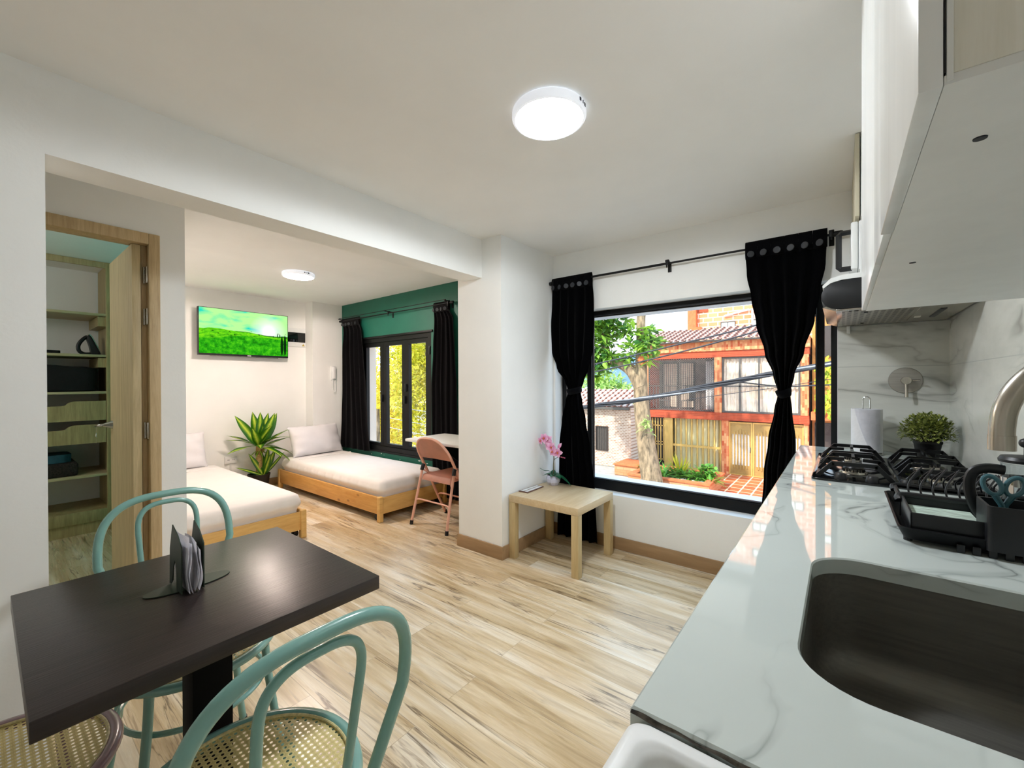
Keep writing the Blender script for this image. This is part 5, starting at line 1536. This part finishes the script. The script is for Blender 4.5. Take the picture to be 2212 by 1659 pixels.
# ---- opposite house
hs = thing('brick_house', 'red brick house with balcony and ochre doors across the street', 'house', (-4.3, 21, GZ))
FY = 20.
def hp(mb, name, mat, label=None, parent=None, smooth=None):
    return mb.build(name, mat, parent or hs, smooth, label=label)
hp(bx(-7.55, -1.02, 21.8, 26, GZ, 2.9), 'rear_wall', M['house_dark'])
m = MB(); m.box(-7.55, -7.35, 20.2, 21.8, GZ, 2.9); m.box(-1.2, -1.02, 20.2, 21.8, GZ, 2.9); hp(m, 'side_wall', M['brick_red'])
m = MB(); m.box(-7.6, -1.0, FY, 21.8, 2.30, 2.58); hp(m, 'fascia_beam', M['brick_red'])
m = MB(); m.box(-7.62, -.98, FY - .05, 21.8, 2.58, 3.02); hp(m, 'fascia_band', M['brick_mix'])
m = MB(); m.box(-7.6, -1.0, FY - .06, 21.8, -.45, -.12); hp(m, 'floor_band', M['brick_red'])
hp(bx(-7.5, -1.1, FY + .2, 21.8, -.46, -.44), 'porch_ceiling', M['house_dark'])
for x0, x1, z0, z1 in ((-4.42, -4.13, -.12, 2.30), (-1.28, -1.02, -.12, 2.30), (-7.55, -7.36, -.12, 2.30), (-4.13, -3.86, GZ, -.45), (-1.18, -1.02, GZ, -.45), (-7.6, -7.28, GZ, -.45)):
    hp(bx(x0, x1, FY, FY + .35, z0, z1), 'pilaster', M['brick_mix'])
# roof of barrel tiles
m = MB()
def roof(u, v):
    x = -7.9 + 6.88 * u; s = v * 3.4
    st = (s * 2.5) % 1.0
    return (x, FY - .25 + s, 3.02 + s * .27 + .09 * abs(math.sin(x * PI / .30)) - .07 * st)
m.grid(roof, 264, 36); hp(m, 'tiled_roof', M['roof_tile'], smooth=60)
hp(bx(-7.9, -1.0, FY - .3, FY - .2, 2.98, 3.05), 'gutter', M['dark_frame'])
m = MB(); m.box(-6.15, -5.7, 22.9, 23.3, 3.6, 4.05); hp(m, 'chimney', M['terracotta'])
# balcony
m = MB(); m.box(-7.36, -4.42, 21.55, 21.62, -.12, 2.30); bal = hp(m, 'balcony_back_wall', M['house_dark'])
for x0, x1 in ((-7.2, -6.4), (-6.36, -5.62)):
    m = MB(); m.ring_prism(rect(x0, x1, -.08, 2.2), rect(x0 + .06, x1 - .06, -.02, 2.14), 'Y', 21.5, 21.55); f_ = hp(m, 'balcony_door', M['dark_frame'])
    m = MB()
    def dr_(u, v, x0=x0, x1=x1): return (x0 + .06 + (x1 - x0 - .12) * u, 21.54 + .02 * math.sin(u * 40), -.02 + 2.16 * v)
    m.grid(dr_, 60, 2); m.build('drape', M['beige_cloth'], f_)
m = MB()
def d2(u, v): return (-5.10 + .42 * u, 21.4 + .03 * math.sin(u * 30), -.1 + 2.3 * v)
m.grid(d2, 40, 2); hp(m, 'balcony_curtain', M['sheet'])
m = MB(); m.box(-7.36, -4.42, FY + .06, FY + .09, 1.02, 1.06); m.box(-7.36, -4.42, FY + .06, FY + .09, -.08, -.04)
x = -7.3
while x < -4.45: m.box(x - .009, x + .009, FY + .065, FY + .085, -.06, 1.02); x += .155
for x in (-7.34, -5.9, -4.44): m.box(x - .025, x + .025, FY + .05, FY + .1, -.1, 2.3)
hp(m, 'balcony_railing', M['dark_frame'])
m = MB()    # bird net: a lattice of fine cords
k = -2.4
while k < 5.4:
    a0 = max(0, -k); a1 = min(2.92, 2.4 - k)
    if a1 > a0:
        for fl_ in (0, 1):
            xs = [(-7.36 + a, -.1 + k + a) for a in (a0, a1)]
            if fl_: xs = [(-4.44 - (q[0] + 7.36), q[1]) for q in xs]
            (xa, za), (xb, zb) = xs
            L = math.hypot(xb - xa, zb - za); nx, nz = -(zb - za) / L * .0045, (xb - xa) / L * .0045
            m.face([(xa - nx, FY + .02, za - nz), (xb - nx, FY + .02, zb - nz), (xb + nx, FY + .02, zb + nz), (xa + nx, FY + .02, za + nz)])
    k += .105
hp(m, 'balcony_net', M['net'])
# glazed room next to the balcony
m = MB(); m.box(-4.13, -1.28, FY + .30, FY + .34, -.12, 2.30)
m2 = MB(); m2.ring_prism(rect(-4.12, -1.29, -.11, 2.29), rect(-4.05, -1.36, -.04, 2.22), 'Y', FY + .08, FY + .14)
for x in (-3.43, -2.72, -2.02): m2.box(x - .03, x + .03, FY + .08, FY + .14, -.04, 2.22)
m2.box(-4.05, -1.36, FY + .08, FY + .14, 1.0, 1.06); wf = hp(m2, 'window_frame', M['grey_frame'])
for x0, x1 in ((-4.05, -3.46), (-3.40, -2.75), (-2.69, -2.05), (-1.99, -1.36)):
    g_ = MB(); g_.box(x0, x1, FY + .10, FY + .105, -.04, 2.22); g_.build('pane', M['glass'], wf)
    g_ = MB()
    def dp(u, v, x0=x0, x1=x1):
        return (x0 + (x1 - x0) * (u + .03 * math.sin(v * 4 + x0)), FY + .24 + .035 * math.sin(u * 26 + x0 * 5 + v), -.1 + 2.38 * v)
    g_.grid(dp, 40, 8); g_.build('drape', M['beige_cloth'], wf, smooth=80)
hp(m, 'room_back', M['beige_cloth'])
# ground floor: barred window, slatted screen, double door
m = MB(); m.box(-7.28, -6.62, FY + .5, FY + .55, GZ, -.45); hp(m, 'dark_recess', M['dark_frame'])
m = MB()
for k in range(5): 
    x = -7.2 + .13 * k; m.box(x - .022, x + .022, FY + .12, FY + .16, GZ + .25, -.5)
for z in (-2.45, -1.75, -1.62, -.85): m.box(-7.28, -6.62, FY + .12, FY + .15, z - .02, z + .02)
hp(m, 'window_bars', M['gold_metal'])
hp(bx(-6.62, -6.24, FY + .05, FY + .2, GZ, -.45), 'gate_post', M['gold_metal'])
m = MB()
def tb_(u, v): return (-6.24 + 2.1 * u, FY + .42 + .06 * (1 if math.sin(u * 55) > 0 else -1), GZ + 2.3 * v)
m.grid(tb_, 200, 1); hp(m, 'garage_blind', M['tan_board'])
m = MB()
for k in range(9):
    x = -6.12 + .24 * k; m.box(x - .025, x + .025, FY + .12, FY + .17, GZ + .05, -.47)
m.box(-6.24, -4.13, FY + .10, FY + .18, -1.76, -1.66); m.box(-6.24, -4.13, FY + .10, FY + .18, GZ, GZ + .06); hp(m, 'garage_gate', M['gold_metal'])
for x0, x1 in ((-3.83, -2.98), (-2.93, -2.08), (-2.03, -1.20)):
    m = MB(); m.ring_prism(rect(x0, x1, GZ + .02, -.56), rect(x0 + .10, x1 - .10, GZ + .42, -1.02), 'Y', FY + .10, FY + .17); dd = hp(m, 'door_leaf', M['gold_dark'])
    m = MB(); m.box(x0 + .10, x1 - .10, FY + .14, FY + .15, GZ + .42, -1.02); m.build('frosted_pane', M['frosted'], dd)
    m = MB()
    nb = 5
    for k in range(nb):
        x = x0 + .19 + (x1 - x0 - .38) * k / (nb - 1); e = .12 * (1 - abs(k - 2) / 2.)
        m.box(x - .026, x + .026, FY + .07, FY + .105, GZ + .30 - e * .6, -.92 + e)
    m.build('door_bar', M['gold_dark'], dd)
    m = MB(); m.ring_prism(rect(x0 - .03, x1 + .03, GZ, -.5), rect(x0 + .03, x1 - .03, GZ + .03, -.56), 'Y', FY + .08, FY + .18); m.build('door_frame', M['gold_metal'], dd)
    m = MB(); m.box(x1 - .09, x1 - .05, FY + .05, FY + .1, -1.75, -1.55); m.build('handle', M['steel'], dd)
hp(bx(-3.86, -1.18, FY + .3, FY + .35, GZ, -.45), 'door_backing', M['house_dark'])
def text_mesh(s, size, mat, loc, parent, name='house_number'):
    cu = bpy.data.curves.new(name, 'FONT'); cu.body = s; cu.size = size; cu.extrude = .008; cu.align_x = 'CENTER'
    o = bpy.data.objects.new('tmp_text', cu); COL.objects.link(o)
    dg = bpy.context.evaluated_depsgraph_get()
    me = bpy.data.meshes.new_from_object(o.evaluated_get(dg)); bpy.data.objects.remove(o)
    me.transform(Matrix.Rotation(PI / 2, 4, 'X')); me.materials.clear(); me.materials.append(mat)
    ob = bpy.data.objects.new(name, me); COL.objects.link(ob); ob.parent = parent; ob.location = Vector(loc) - parent.location
    return ob
def plastic_chair(x, y, label, rot):
    t = thing('balcony_chair', label, 'chair', (x, y, -.12), 'balcony chairs')
    c, s = math.cos(rot), math.sin(rot)
    def P(a, b, z): return (x + a * c - b * s, y + a * s + b * c, z)
    m = MB(); m.obox(P(0, 0, .33), (.46, .46, .03), (0, 0, rot)); m.build('seat', M['grey_frame'], t)
    m = MB(); m.obox(P(-.22, 0, .60), (.03, .46, .5), (0, 0, rot)); m.build('backrest', M['grey_frame'], t)
    for a in (-.2, .2):
        for b in (-.2, .2):
            m = MB(); m.cyl(P(a, b, -.118), P(a, b, .33), .02, n=8); m.build('leg', M['grey_frame'], t)
plastic_chair(-6.85, 20.75, 'grey chair on the far balcony, partly behind the tree trunk', .3)
plastic_chair(-5.75, 20.85, 'grey chair on the far balcony, in front of the balcony curtain', PI - .4)
# ---- left neighbour: mosaic clad wall with a low tiled roof
nb_ = thing('mosaic_house', 'low house with mosaic clad wall and tiled roof left of the tree', 'house', (-10.5, 20, GZ))
m = MB(); m.box(-14, -7.62, 18.5, 22, GZ, .02); m.build('wall', M['mosaic'], nb_)
m = MB()
def roof2(u, v):
    x = -14.2 + 6.6 * u; s = v * 2.6; st = (s * 2.5) % 1.
    return (x, 18.25 + s, .04 + s * .30 + .09 * abs(math.sin(x * PI / .30)) - .07 * st)
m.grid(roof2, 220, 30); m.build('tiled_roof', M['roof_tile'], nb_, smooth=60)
m = MB(); m.box(-14.2, -7.6, 18.2, 18.32, -.06, .06); m.build('gutter', M['grey_frame'], nb_)
m = MB(); m.ring_prism(rect(-9.40, -8.75, -2.05, -.88), rect(-9.36, -8.79, -2.01, -.92), 'Y', 18.44, 18.52); wn = m.build('window_frame', M['dark_frame'], nb_)
m = MB(); m.box(-9.36, -8.79, 18.49, 18.50, -2.01, -.92); m.build('shutter', M['grey_frame'], wn)
m = MB()
for k in range(6): m.box(-9.33 + .1 * k, -9.31 + .1 * k, 18.45, 18.47, -2.01, -.92)
m.build('bars', M['dark_frame'], wn)
# low walls and planter
lw = thing('low_brick_wall', 'low tiled brick wall at the foot of the mosaic house', 'wall', (-7.5, 17.6, GZ))
bx(-7.75, -6.75, 17.0, 18.4, GZ, -2.35).build('brickwork', M['planter_brick'], lw); bx(-7.80, -6.70, 16.95, 18.4, -2.35, -2.29, bev=.01).build('coping', M['terracotta'], lw)
pt_ = thing('brick_planter', 'brick planter with coping in front of the slatted gate', 'planter', (-5.0, 16.3, GZ))
m = MB(); m.ring_prism(rect(-6.5, -3.60, 15.5, 17.8), rect(-6.3, -3.80, 15.7, 17.6), 'Z', GZ, -2.36); m.build('brickwork', M['planter_brick'], pt_)
m = MB(); m.ring_prism(rect(-6.54, -3.56, 15.46, 17.84), rect(-6.28, -3.82, 15.72, 17.58), 'Z', -2.36, -2.30); m.build('coping', M['terracotta'], pt_)
m = MB(); m.box(-6.3, -3.8, 15.7, 17.6, GZ, -2.44); m.build('soil', M['soil'], pt_)
m = MB(); rr = random.Random(5)
for k in range(400):
    m.ball((rr.uniform(-6.2, -3.9), rr.uniform(15.75, 16.5), -2.42), rr.uniform(.02, .045), 6, 4, (1, 1, .7))
tag(m.build('pebbles', M['stone_white'], None), 'white pebbles on the planter soil', 'pebbles', kind='stuff')
for k in range(13):
    x = -6.05 + .19 * k + rr.uniform(-.06, .06); y = 16.0 + rr.uniform(0, .9); 
    m = MB()
    nl = 34
    for q in range(nl):
        a = rr.uniform(0, 2 * PI); e = rr.uniform(.3, 1.2)
        m.leaf((x, y, -2.44), (math.cos(a) * math.cos(e), math.sin(a) * math.cos(e), math.sin(e)), (0, 0, 1), rr.uniform(.42, .72), rr.uniform(.03, .05), rr.uniform(.3, .8), 5)
    one(m, 'planter_plant', M['leaf_green'], 'strappy green plant growing in the brick planter across the street', 'plant', 'strappy plants in the planter', smooth=None)
m = MB()
for q in range(26):
    a = rr.uniform(0, 2 * PI); e = rr.uniform(1.0, 1.45)
    m.leaf((-4.98 + .1 * math.cos(a), 17.0 + .1 * math.sin(a), -2.44), (math.cos(a) * math.cos(e), math.sin(a) * math.cos(e), math.sin(e)), (0, 0, 1), rr.uniform(.6, .95), .035, .05, 4)
one(m, 'snake_plant', M['leaf_yellow_dark'], 'upright sword-leaved plant standing tallest in the brick planter', 'plant', smooth=None)
m = MB()
for q in range(140):
    a = rr.uniform(0, 2 * PI); p = (-3.98 + rr.gauss(0, .14), 16.7 + rr.gauss(0, .14), -2.2 + rr.uniform(-.2, .3)); e = rr.uniform(-.1, 1)
    m.leaf(p, (math.cos(a) * math.cos(e), math.sin(a) * math.cos(e), math.sin(e)), (0, 0, 1), .18, .07, .3, 3)
one(m, 'leafy_shrub', M['leaf_green'], 'broad-leaved green shrub at the right end of the brick planter', 'shrub', smooth=None)

# ---- tower block behind
tw = thing('brick_tower', 'tall orange brick apartment block behind the tiled roof', 'building', (-6, 50, GZ))
m = MB(); m.box(-12.1, 4, 45, 60, GZ, 20.5); m.build('wall', M['brick_tower'], tw)
m = MB(); m.box(-12.3, -11.5, 44.4, 46, GZ, 20.5); m.build('corner_column', M['terracotta'], tw)
m = MB(); m.box(-11.5, -10.5, 44.9, 45.02, 8.2, 9.2); m.build('red_panel', M['brick_red'], tw)
for r_ in range(6):
    for c_ in range(5):
        x = -9.35 + 2.7 * c_; z = 6.3 + 2.5 * r_
        m = MB(); m.ring_prism(rect(x, x + 1.3, z, z + .75), rect(x + .07, x + 1.23, z + .07, z + .68), 'Y', 44.9, 45.05); m.box(x + .62, x + .68, 44.92, 45.0, z, z + .75)
        f_ = m.build('window_frame', M['grey_frame'], tw)
        m = MB(); m.box(x + .07, x + 1.23, 44.97, 45.01, z + .07, z + .68); m.build('pane', M['frosted'], f_)
m = MB(); m.tube([(-9.0, 44.85, 7.6), (-6.9, 44.85, 8.0), (-6.6, 44.85, 7.9), (-6.6, 44.85, 5.0)], .09, 8); m.build('white_pipe', M['white_plastic'], tw)
# right-hand neighbour with hanging vines
rn = thing('vine_house', 'ochre house with hanging vines right of the brick house', 'house', (1.5, 21, GZ))
m = MB(); m.box(-.93, 6, 20.5, 26, GZ, 5.5); m.build('wall', pm('ochre_wall', '#c98a4a', .85, var=.15, scale=3), rn)
m = MB(); m.box(-.93, 2, 19.6, 20.5, -.25, .05); m.build('slab', M['terracotta'], rn)
m = MB(); m.box(-.85, .6, 20.44, 20.5, GZ, -.4); m.build('doorway', M['dark_frame'], rn)
m = MB(); m.box(-.8, .5, 20.42, 20.5, 2.2, 3.4); m.build('upper_window', M['dark_frame'], rn)
m = MB(); rr = random.Random(9)
for k in range(900):
    a = rr.uniform(0, 2 * PI)
    m.leaf((rr.uniform(-.78, 1.8), 19.55 + rr.uniform(-.15, .3), 2.3 - 2.4 * rr.random() ** .8), (math.cos(a) * .6, -.3, -.8), (0, -1, 0), rr.uniform(.14, .24), .045, .2, 3)
m.build('hanging_vines', M['vine'], rn, smooth=None)

# ---- trees
def leaves_in(m, centre, rad, n, L, W, rr, hollow=.35, droop=.2):
    for _ in range(n):
        while True:
            d = Vector((rr.uniform(-1, 1), rr.uniform(-1, 1), rr.uniform(-1, 1)))
            if hollow < d.length < 1: break
        p = Vector(centre) + Vector((d.x * rad[0], d.y * rad[1], d.z * rad[2]))
        a = Vector((rr.gauss(0, 1), rr.gauss(0, 1), rr.gauss(.1, .6))) + d * .6
        l = L * rr.uniform(.7, 1.25)
        m.leaf(p, a, (rr.uniform(-.5, .5), rr.uniform(-.5, .5), 1), l, W * l / L, droop, 2, .2)
st_ = thing('street_tree', 'large street tree with forked trunk standing before the brick house', 'tree', (-5.45, 15.0, GZ))
m = MB()
m.tube(cr_spline([(-5.36, 15, GZ), (-5.42, 15, -2.2), (-5.55, 15, -1.4), (-5.68, 15, -.5), (-5.78, 15, .4), (-5.80, 15, 1.2), (-5.78, 15, 1.9), (-5.80, 15, 2.6), (-5.78, 15, 3.6), (-5.72, 15.1, 5.2)], 6),
       [.42 - (.42 - .13) * (i / 54) ** .8 if i < 40 else .16 for i in range(55)], 18)
m.tube(cr_spline([(-5.80, 15, 1.05), (-6.1, 14.95, 1.62), (-6.5, 14.9, 1.92), (-6.95, 14.85, 2.05), (-7.12, 14.8, 2.6), (-7.3, 14.75, 3.6), (-7.6, 14.7, 4.6)], 6), [.26 - .16 * i / 36 for i in range(37)], 14)
m.tube(cr_spline([(-6.95, 14.85, 2.05), (-7.6, 14.9, 2.2), (-8.2, 15, 2.7)], 5), .07, 10)
m.tube(cr_spline([(-5.75, 15, 2.3), (-5.5, 14.9, 2.6), (-5.1, 14.8, 2.75)], 5), .03, 8)
m.build('trunk', M['bark'], st_, smooth=80)
m = MB(); rr = random.Random(31)
for c, r, n in (((-7.35, 14.6, 2.9), (.65, .6, .9), 170), ((-7.5, 14.7, 1.75), (.55, .5, .5), 110), ((-6.85, 14.6, 2.15), (.35, .4, .35), 42), ((-6.65, 14.8, 3.35), (.55, .4, .28), 46), ((-6.15, 14.7, 3.1), (.35, .3, .22), 22), ((-5.35, 14.6, 2.55), (.45, .4, .3), 60),
                ((-6.1, 14.7, 2.35), (.22, .3, .4), 34), ((-5.3, 14.6, 3.0), (.2, .3, .18), 14), ((-7.6, 14.6, 3.9), (1.3, 1.0, .7), 200), ((-8.6, 15, 2.8), (.9, .9, 1.4), 220), ((-5.8, 15.2, 5.4), (1.6, 1.4, .9), 260), ((-5.35, 14.6, 2.0), (.12, .2, .2), 8)):
    leaves_in(m, c, r, int(n * 2.3), .33, .098, rr, .1, .25)
m.build('foliage', M['leaf_street'], st_, smooth=None)
m = MB()
for q in range(36):
    a = rr.uniform(0, 2 * PI); e = rr.uniform(-.2, .9)
    m.leaf((-5.42 + rr.gauss(0, .1), 14.62, -.30 + rr.gauss(0, .12)), (math.cos(a) * math.cos(e), -abs(math.sin(a)) * math.cos(e), math.sin(e)), (0, 0, 1), .32, .03, .5, 3)
m.build('trunk_epiphyte', M['leaf_pale'], st_, smooth=None)
m = MB(); m.lathe([(0, 0), (.17, 0), (.17, .02), (0, .03)], (0, 0, 0), 24, M=Matrix.Translation((-5.66, 14.80, 2.02)) @ Matrix.Rotation(PI / 2, 4, 'X'))
m.build('cut_branch_face', M['terracotta'], st_)
def bush(c, rad, n, L, mat, label, name, cat, seed, trunk=True, group=None):
    t = thing(name, label, cat, (c[0], c[1], GZ), group)
    rr = random.Random(seed); m = MB()
    nb = 16
    for k in range(nb):
        while True:
            d = Vector((rr.uniform(-1, 1), rr.uniform(-1, 1), rr.uniform(-1, 1)))
            if d.length < 1: break
        leaves_in(m, (c[0] + d.x * rad[0] * .72, c[1] + d.y * rad[1] * .72, c[2] + d.z * rad[2] * .78), (rad[0] * .38, rad[1] * .38, rad[2] * .36), n // nb, L, L * .24, rr, .1)
    m.build('crown', mat, t, smooth=None)
    if trunk:
        m = MB(); m.tube([(c[0], c[1], GZ), (c[0] + .2, c[1], c[2] - rad[2] * .3), (c[0] - .3, c[1], c[2] + rad[2] * .4)], [.22, .16, .05], 10)
        m.tube([(c[0] + .2, c[1], c[2] - rad[2] * .4), (c[0] + rad[0] * .5, c[1], c[2] + rad[2] * .3)], [.12, .03], 8); m.build('trunk', M['bark'], t)
# trees beyond the bedroom window
for args in (((-15.6, 12.0, .7), (2.2, 1.8, 3.9), 8000, .20, M['leaf_yellow'], 'golden green tree seen through the middle pane of the bedroom window', 'garden_tree', 'tree', 41),
             ((-12.3, 10.6, 1.2), (2.1, 1.6, 4.1), 8500, .18, M['leaf_yellow_dark'], 'olive green tree seen through the right pane of the bedroom window', 'garden_tree', 'tree', 42),
             ((-20.3, 13.4, -.6), (2.8, 1.8, 2.8), 5500, .20, M['leaf_yellow'], 'golden green tree seen low in the left pane of the bedroom window', 'garden_tree', 'tree', 43),
             ((-23.5, 20.0, 2.0), (7.5, 2.4, 5.6), 6500, .26, M['leaf_yellow_dark'], 'tall olive tree behind the golden trees of the bedroom window', 'garden_tree', 'tree', 44)):
    bush(*args, group='trees outside the bedroom window')
# tree behind the mosaic roof
bush((-16.6, 35, -.9), (4.2, 2.5, 3.1), 6000, .5, M['leaf_pale'], 'pale green tree behind the low tiled roof', 'distant_tree', 'tree', 51)
pa = thing('palm_plant', 'yellow green palm low outside the bedroom window, left pane', 'palm', (-10.4, 7.6, GZ))
m = MB(); m.tube([(-11.75, 7.9, GZ), (-11.75, 7.9, .4)], [.12, .08], 10); m.build('trunk', M['bark'], pa)
m = MB(); rr = random.Random(61)
for k in range(16):
    a = rr.uniform(0, 2 * PI); e = rr.uniform(.2, 1.3); L = rr.uniform(.9, 1.3)
    d = Vector((math.cos(a) * math.cos(e), math.sin(a) * math.cos(e), math.sin(e)))
    for q in range(14):
        s = .15 + .85 * q / 13; p = Vector((-11.75, 7.9, .4)) + d * L * s - Vector((0, 0, .5 * s * s))
        sd = d.cross(Vector((0, 0, 1))).normalized()
        for sg in (-1, 1): m.leaf(p, sd * sg + d * .7 - Vector((0, 0, .4)), (0, 0, 1), .28 * (1.1 - s * .6), .016, .3, 2)
m.build('fronds', M['leaf_yellow'], pa, smooth=None)
cw = thing('side_column', 'pale rendered column outside the bedroom window', 'column', (-7.2, 4.6, GZ))
bx(-7.35, -7.20, 4.55, 4.75, GZ, 3.5).build('shaft', M['ext_cream'], cw)

# ---- cables
def cable(pts, r, mat, label, name='overhead_cable', group='overhead cables'):
    m = MB(); m.tube(cr_spline(pts, 8), r, 8)
    return one(m, name, mat, label, 'cable', group, smooth=60)
cable([(-9, 9, .95), (-4.63, 9, 1.66), (-2.68, 9, 2.02), (-1.25, 9, 2.30), (3, 9, 3.2)], .016, M['cable'], 'upper of the two thin cables crossing above the thick cable bundle')
cable([(-9, 9.2, .8), (-4.7, 9.2, 1.49), (-2.8, 9.2, 1.85), (-1.24, 9.2, 2.21), (3, 9.2, 3.2)], .016, M['cable'], 'lower of the two thin cables crossing above the thick cable bundle')
bd = thing('cable_bundle', 'thick twisted bundle of black cables sagging across the street view', 'cable bundle', (-2, 9, .5))
MAIN = [(-9, 9, .1), (-6.5, 9, .38), (-4.63, 9, .68), (-3.39, 9, .88), (-2.15, 9, 1.13), (-1.03, 9, 1.38), (-.36, 9, 1.50), (3, 9, 2.2)]
base_ = cr_spline(MAIN, 14)
for k in range(6):
    ph = k * PI / 3
    pts = [p + Vector((0, math.cos(i * .16 + ph), math.sin(i * .16 + ph))) * (.034 if k < 5 else .05) for i, p in enumerate(base_)]
    m = MB(); m.tube(pts, .017, 8); m.build('strand', M['cable_grey'] if k in (2,) else M['cable'], bd, smooth=60)
cable([(-2.6, 9.3, .86), (-1.75, 9.3, 1.0), (-.95, 9.3, 1.13), (.5, 9.3, 1.4)], .006, M['cable'], 'thinnest cable crossing the glazed room just below the bundle')
cable([(-1.55, 9.1, 1.23), (-.94, 9.1, 1.16), (-.36, 9.1, 1.17), (2, 9.1, 1.3)], .012, M['cable'], 'cable branching right from the thick bundle behind the right curtain')
for k, (z, lb) in enumerate(((.22, 'topmost'), (-.25, 'middle'), (-.62, 'lowest'))):
    cable([(-14, 9.8, z + .15), (-11, 9.8, z - .02), (-8, 9.8, z + .1)], .013, M['cable_grey'], lb + ' of three cables crossing the trees in the bedroom window', group='cables outside the bedroom window')
# ------------------------------------------------------------------ daylight and camera
w = bpy.data.worlds.new('sky'); SC.world = w; w.use_nodes = True
t = NT(w.node_tree)
g = t.n('ShaderNodeTexCoord').outputs['Generated']
z = t.n('ShaderNodeSeparateXYZ', None, Vector=g).outputs[2]
sky = t.ramp(z, [(0., '#e2edfb'), (.22, '#d9e8fb'), (.5, '#a6d0f0'), (1., '#86bdec')])
mp = t.n('ShaderNodeMapping', None, Vector=g); mp.inputs['Scale'].default_value = (2, 2, 5)
cl = t.ramp(t.noise(mp.outputs[0], 2.2, 5, .6), [(.48, 0.), (.66, 1.)])
c = t.mix(t.math('MULTIPLY', cl, .8), sky, '#ffffff')
bg = t.n('ShaderNodeBackground', None, Color=c, Strength=3.0)
o = t.n('ShaderNodeOutputWorld'); w.node_tree.links.new(bg.outputs[0], o.inputs['Surface'])
sl = bpy.data.lights.new('sun', 'SUN'); sl.energy = 6.2; sl.angle = math.radians(1.5); sl.color = (1., .95, .86)
so = bpy.data.objects.new('sun', sl); COL.objects.link(so); so.location = (0, -10, 20)
so.rotation_euler = Vector((.35, 1., -1.05)).to_track_quat('-Z', 'Y').to_euler()

al = bpy.data.lights.new('closet_fill_light', 'POINT'); al.shadow_soft_size = .12; al.energy = 13; al.color = (1., .98, .94)  # unseen fill light, added to brighten the closet room
ao = bpy.data.objects.new('closet_fill_light', al); COL.objects.link(ao); ao.location = (-3.95, -.95, 1.95)

cd = bpy.data.cameras.new('camera'); cd.sensor_width = 36; cd.sensor_fit = 'HORIZONTAL'; cd.lens = 904.74 / 2212 * 36
cd.clip_start = .02; cd.clip_end = 800
co = bpy.data.objects.new('camera', cd); COL.objects.link(co)
yaw, pitch, roll = math.radians(38.234), math.radians(-.264), math.radians(-.231)
fw = Vector((-math.sin(yaw) * math.cos(pitch), math.cos(yaw) * math.cos(pitch), math.sin(pitch)))
rt = Vector((math.cos(yaw), math.sin(yaw), 0)); up = rt.cross(fw)
r2 = rt * math.cos(roll) + up * math.sin(roll); u2 = -rt * math.sin(roll) + up * math.cos(roll)
R = Matrix((r2, u2, -fw)).transposed()
co.matrix_world = Matrix.Translation((0, 0, 1.25)) @ R.to_4x4()
SC.camera = co
SC.view_settings.view_transform = 'Standard'
SC.view_settings.look = 'None'
SC.view_settings.exposure = .2
SC.view_settings.gamma = 1.
SC.view_settings.use_curve_mapping = False
SC.cycles.max_bounces = 10
SC.cycles.diffuse_bounces = 6
SC.cycles.transparent_max_bounces = 24
SC.cycles.caustics_reflective = False
SC.cycles.caustics_refractive = False
SC.cycles.sample_clamp_indirect = 6.
SC.cycles.use_denoising = True
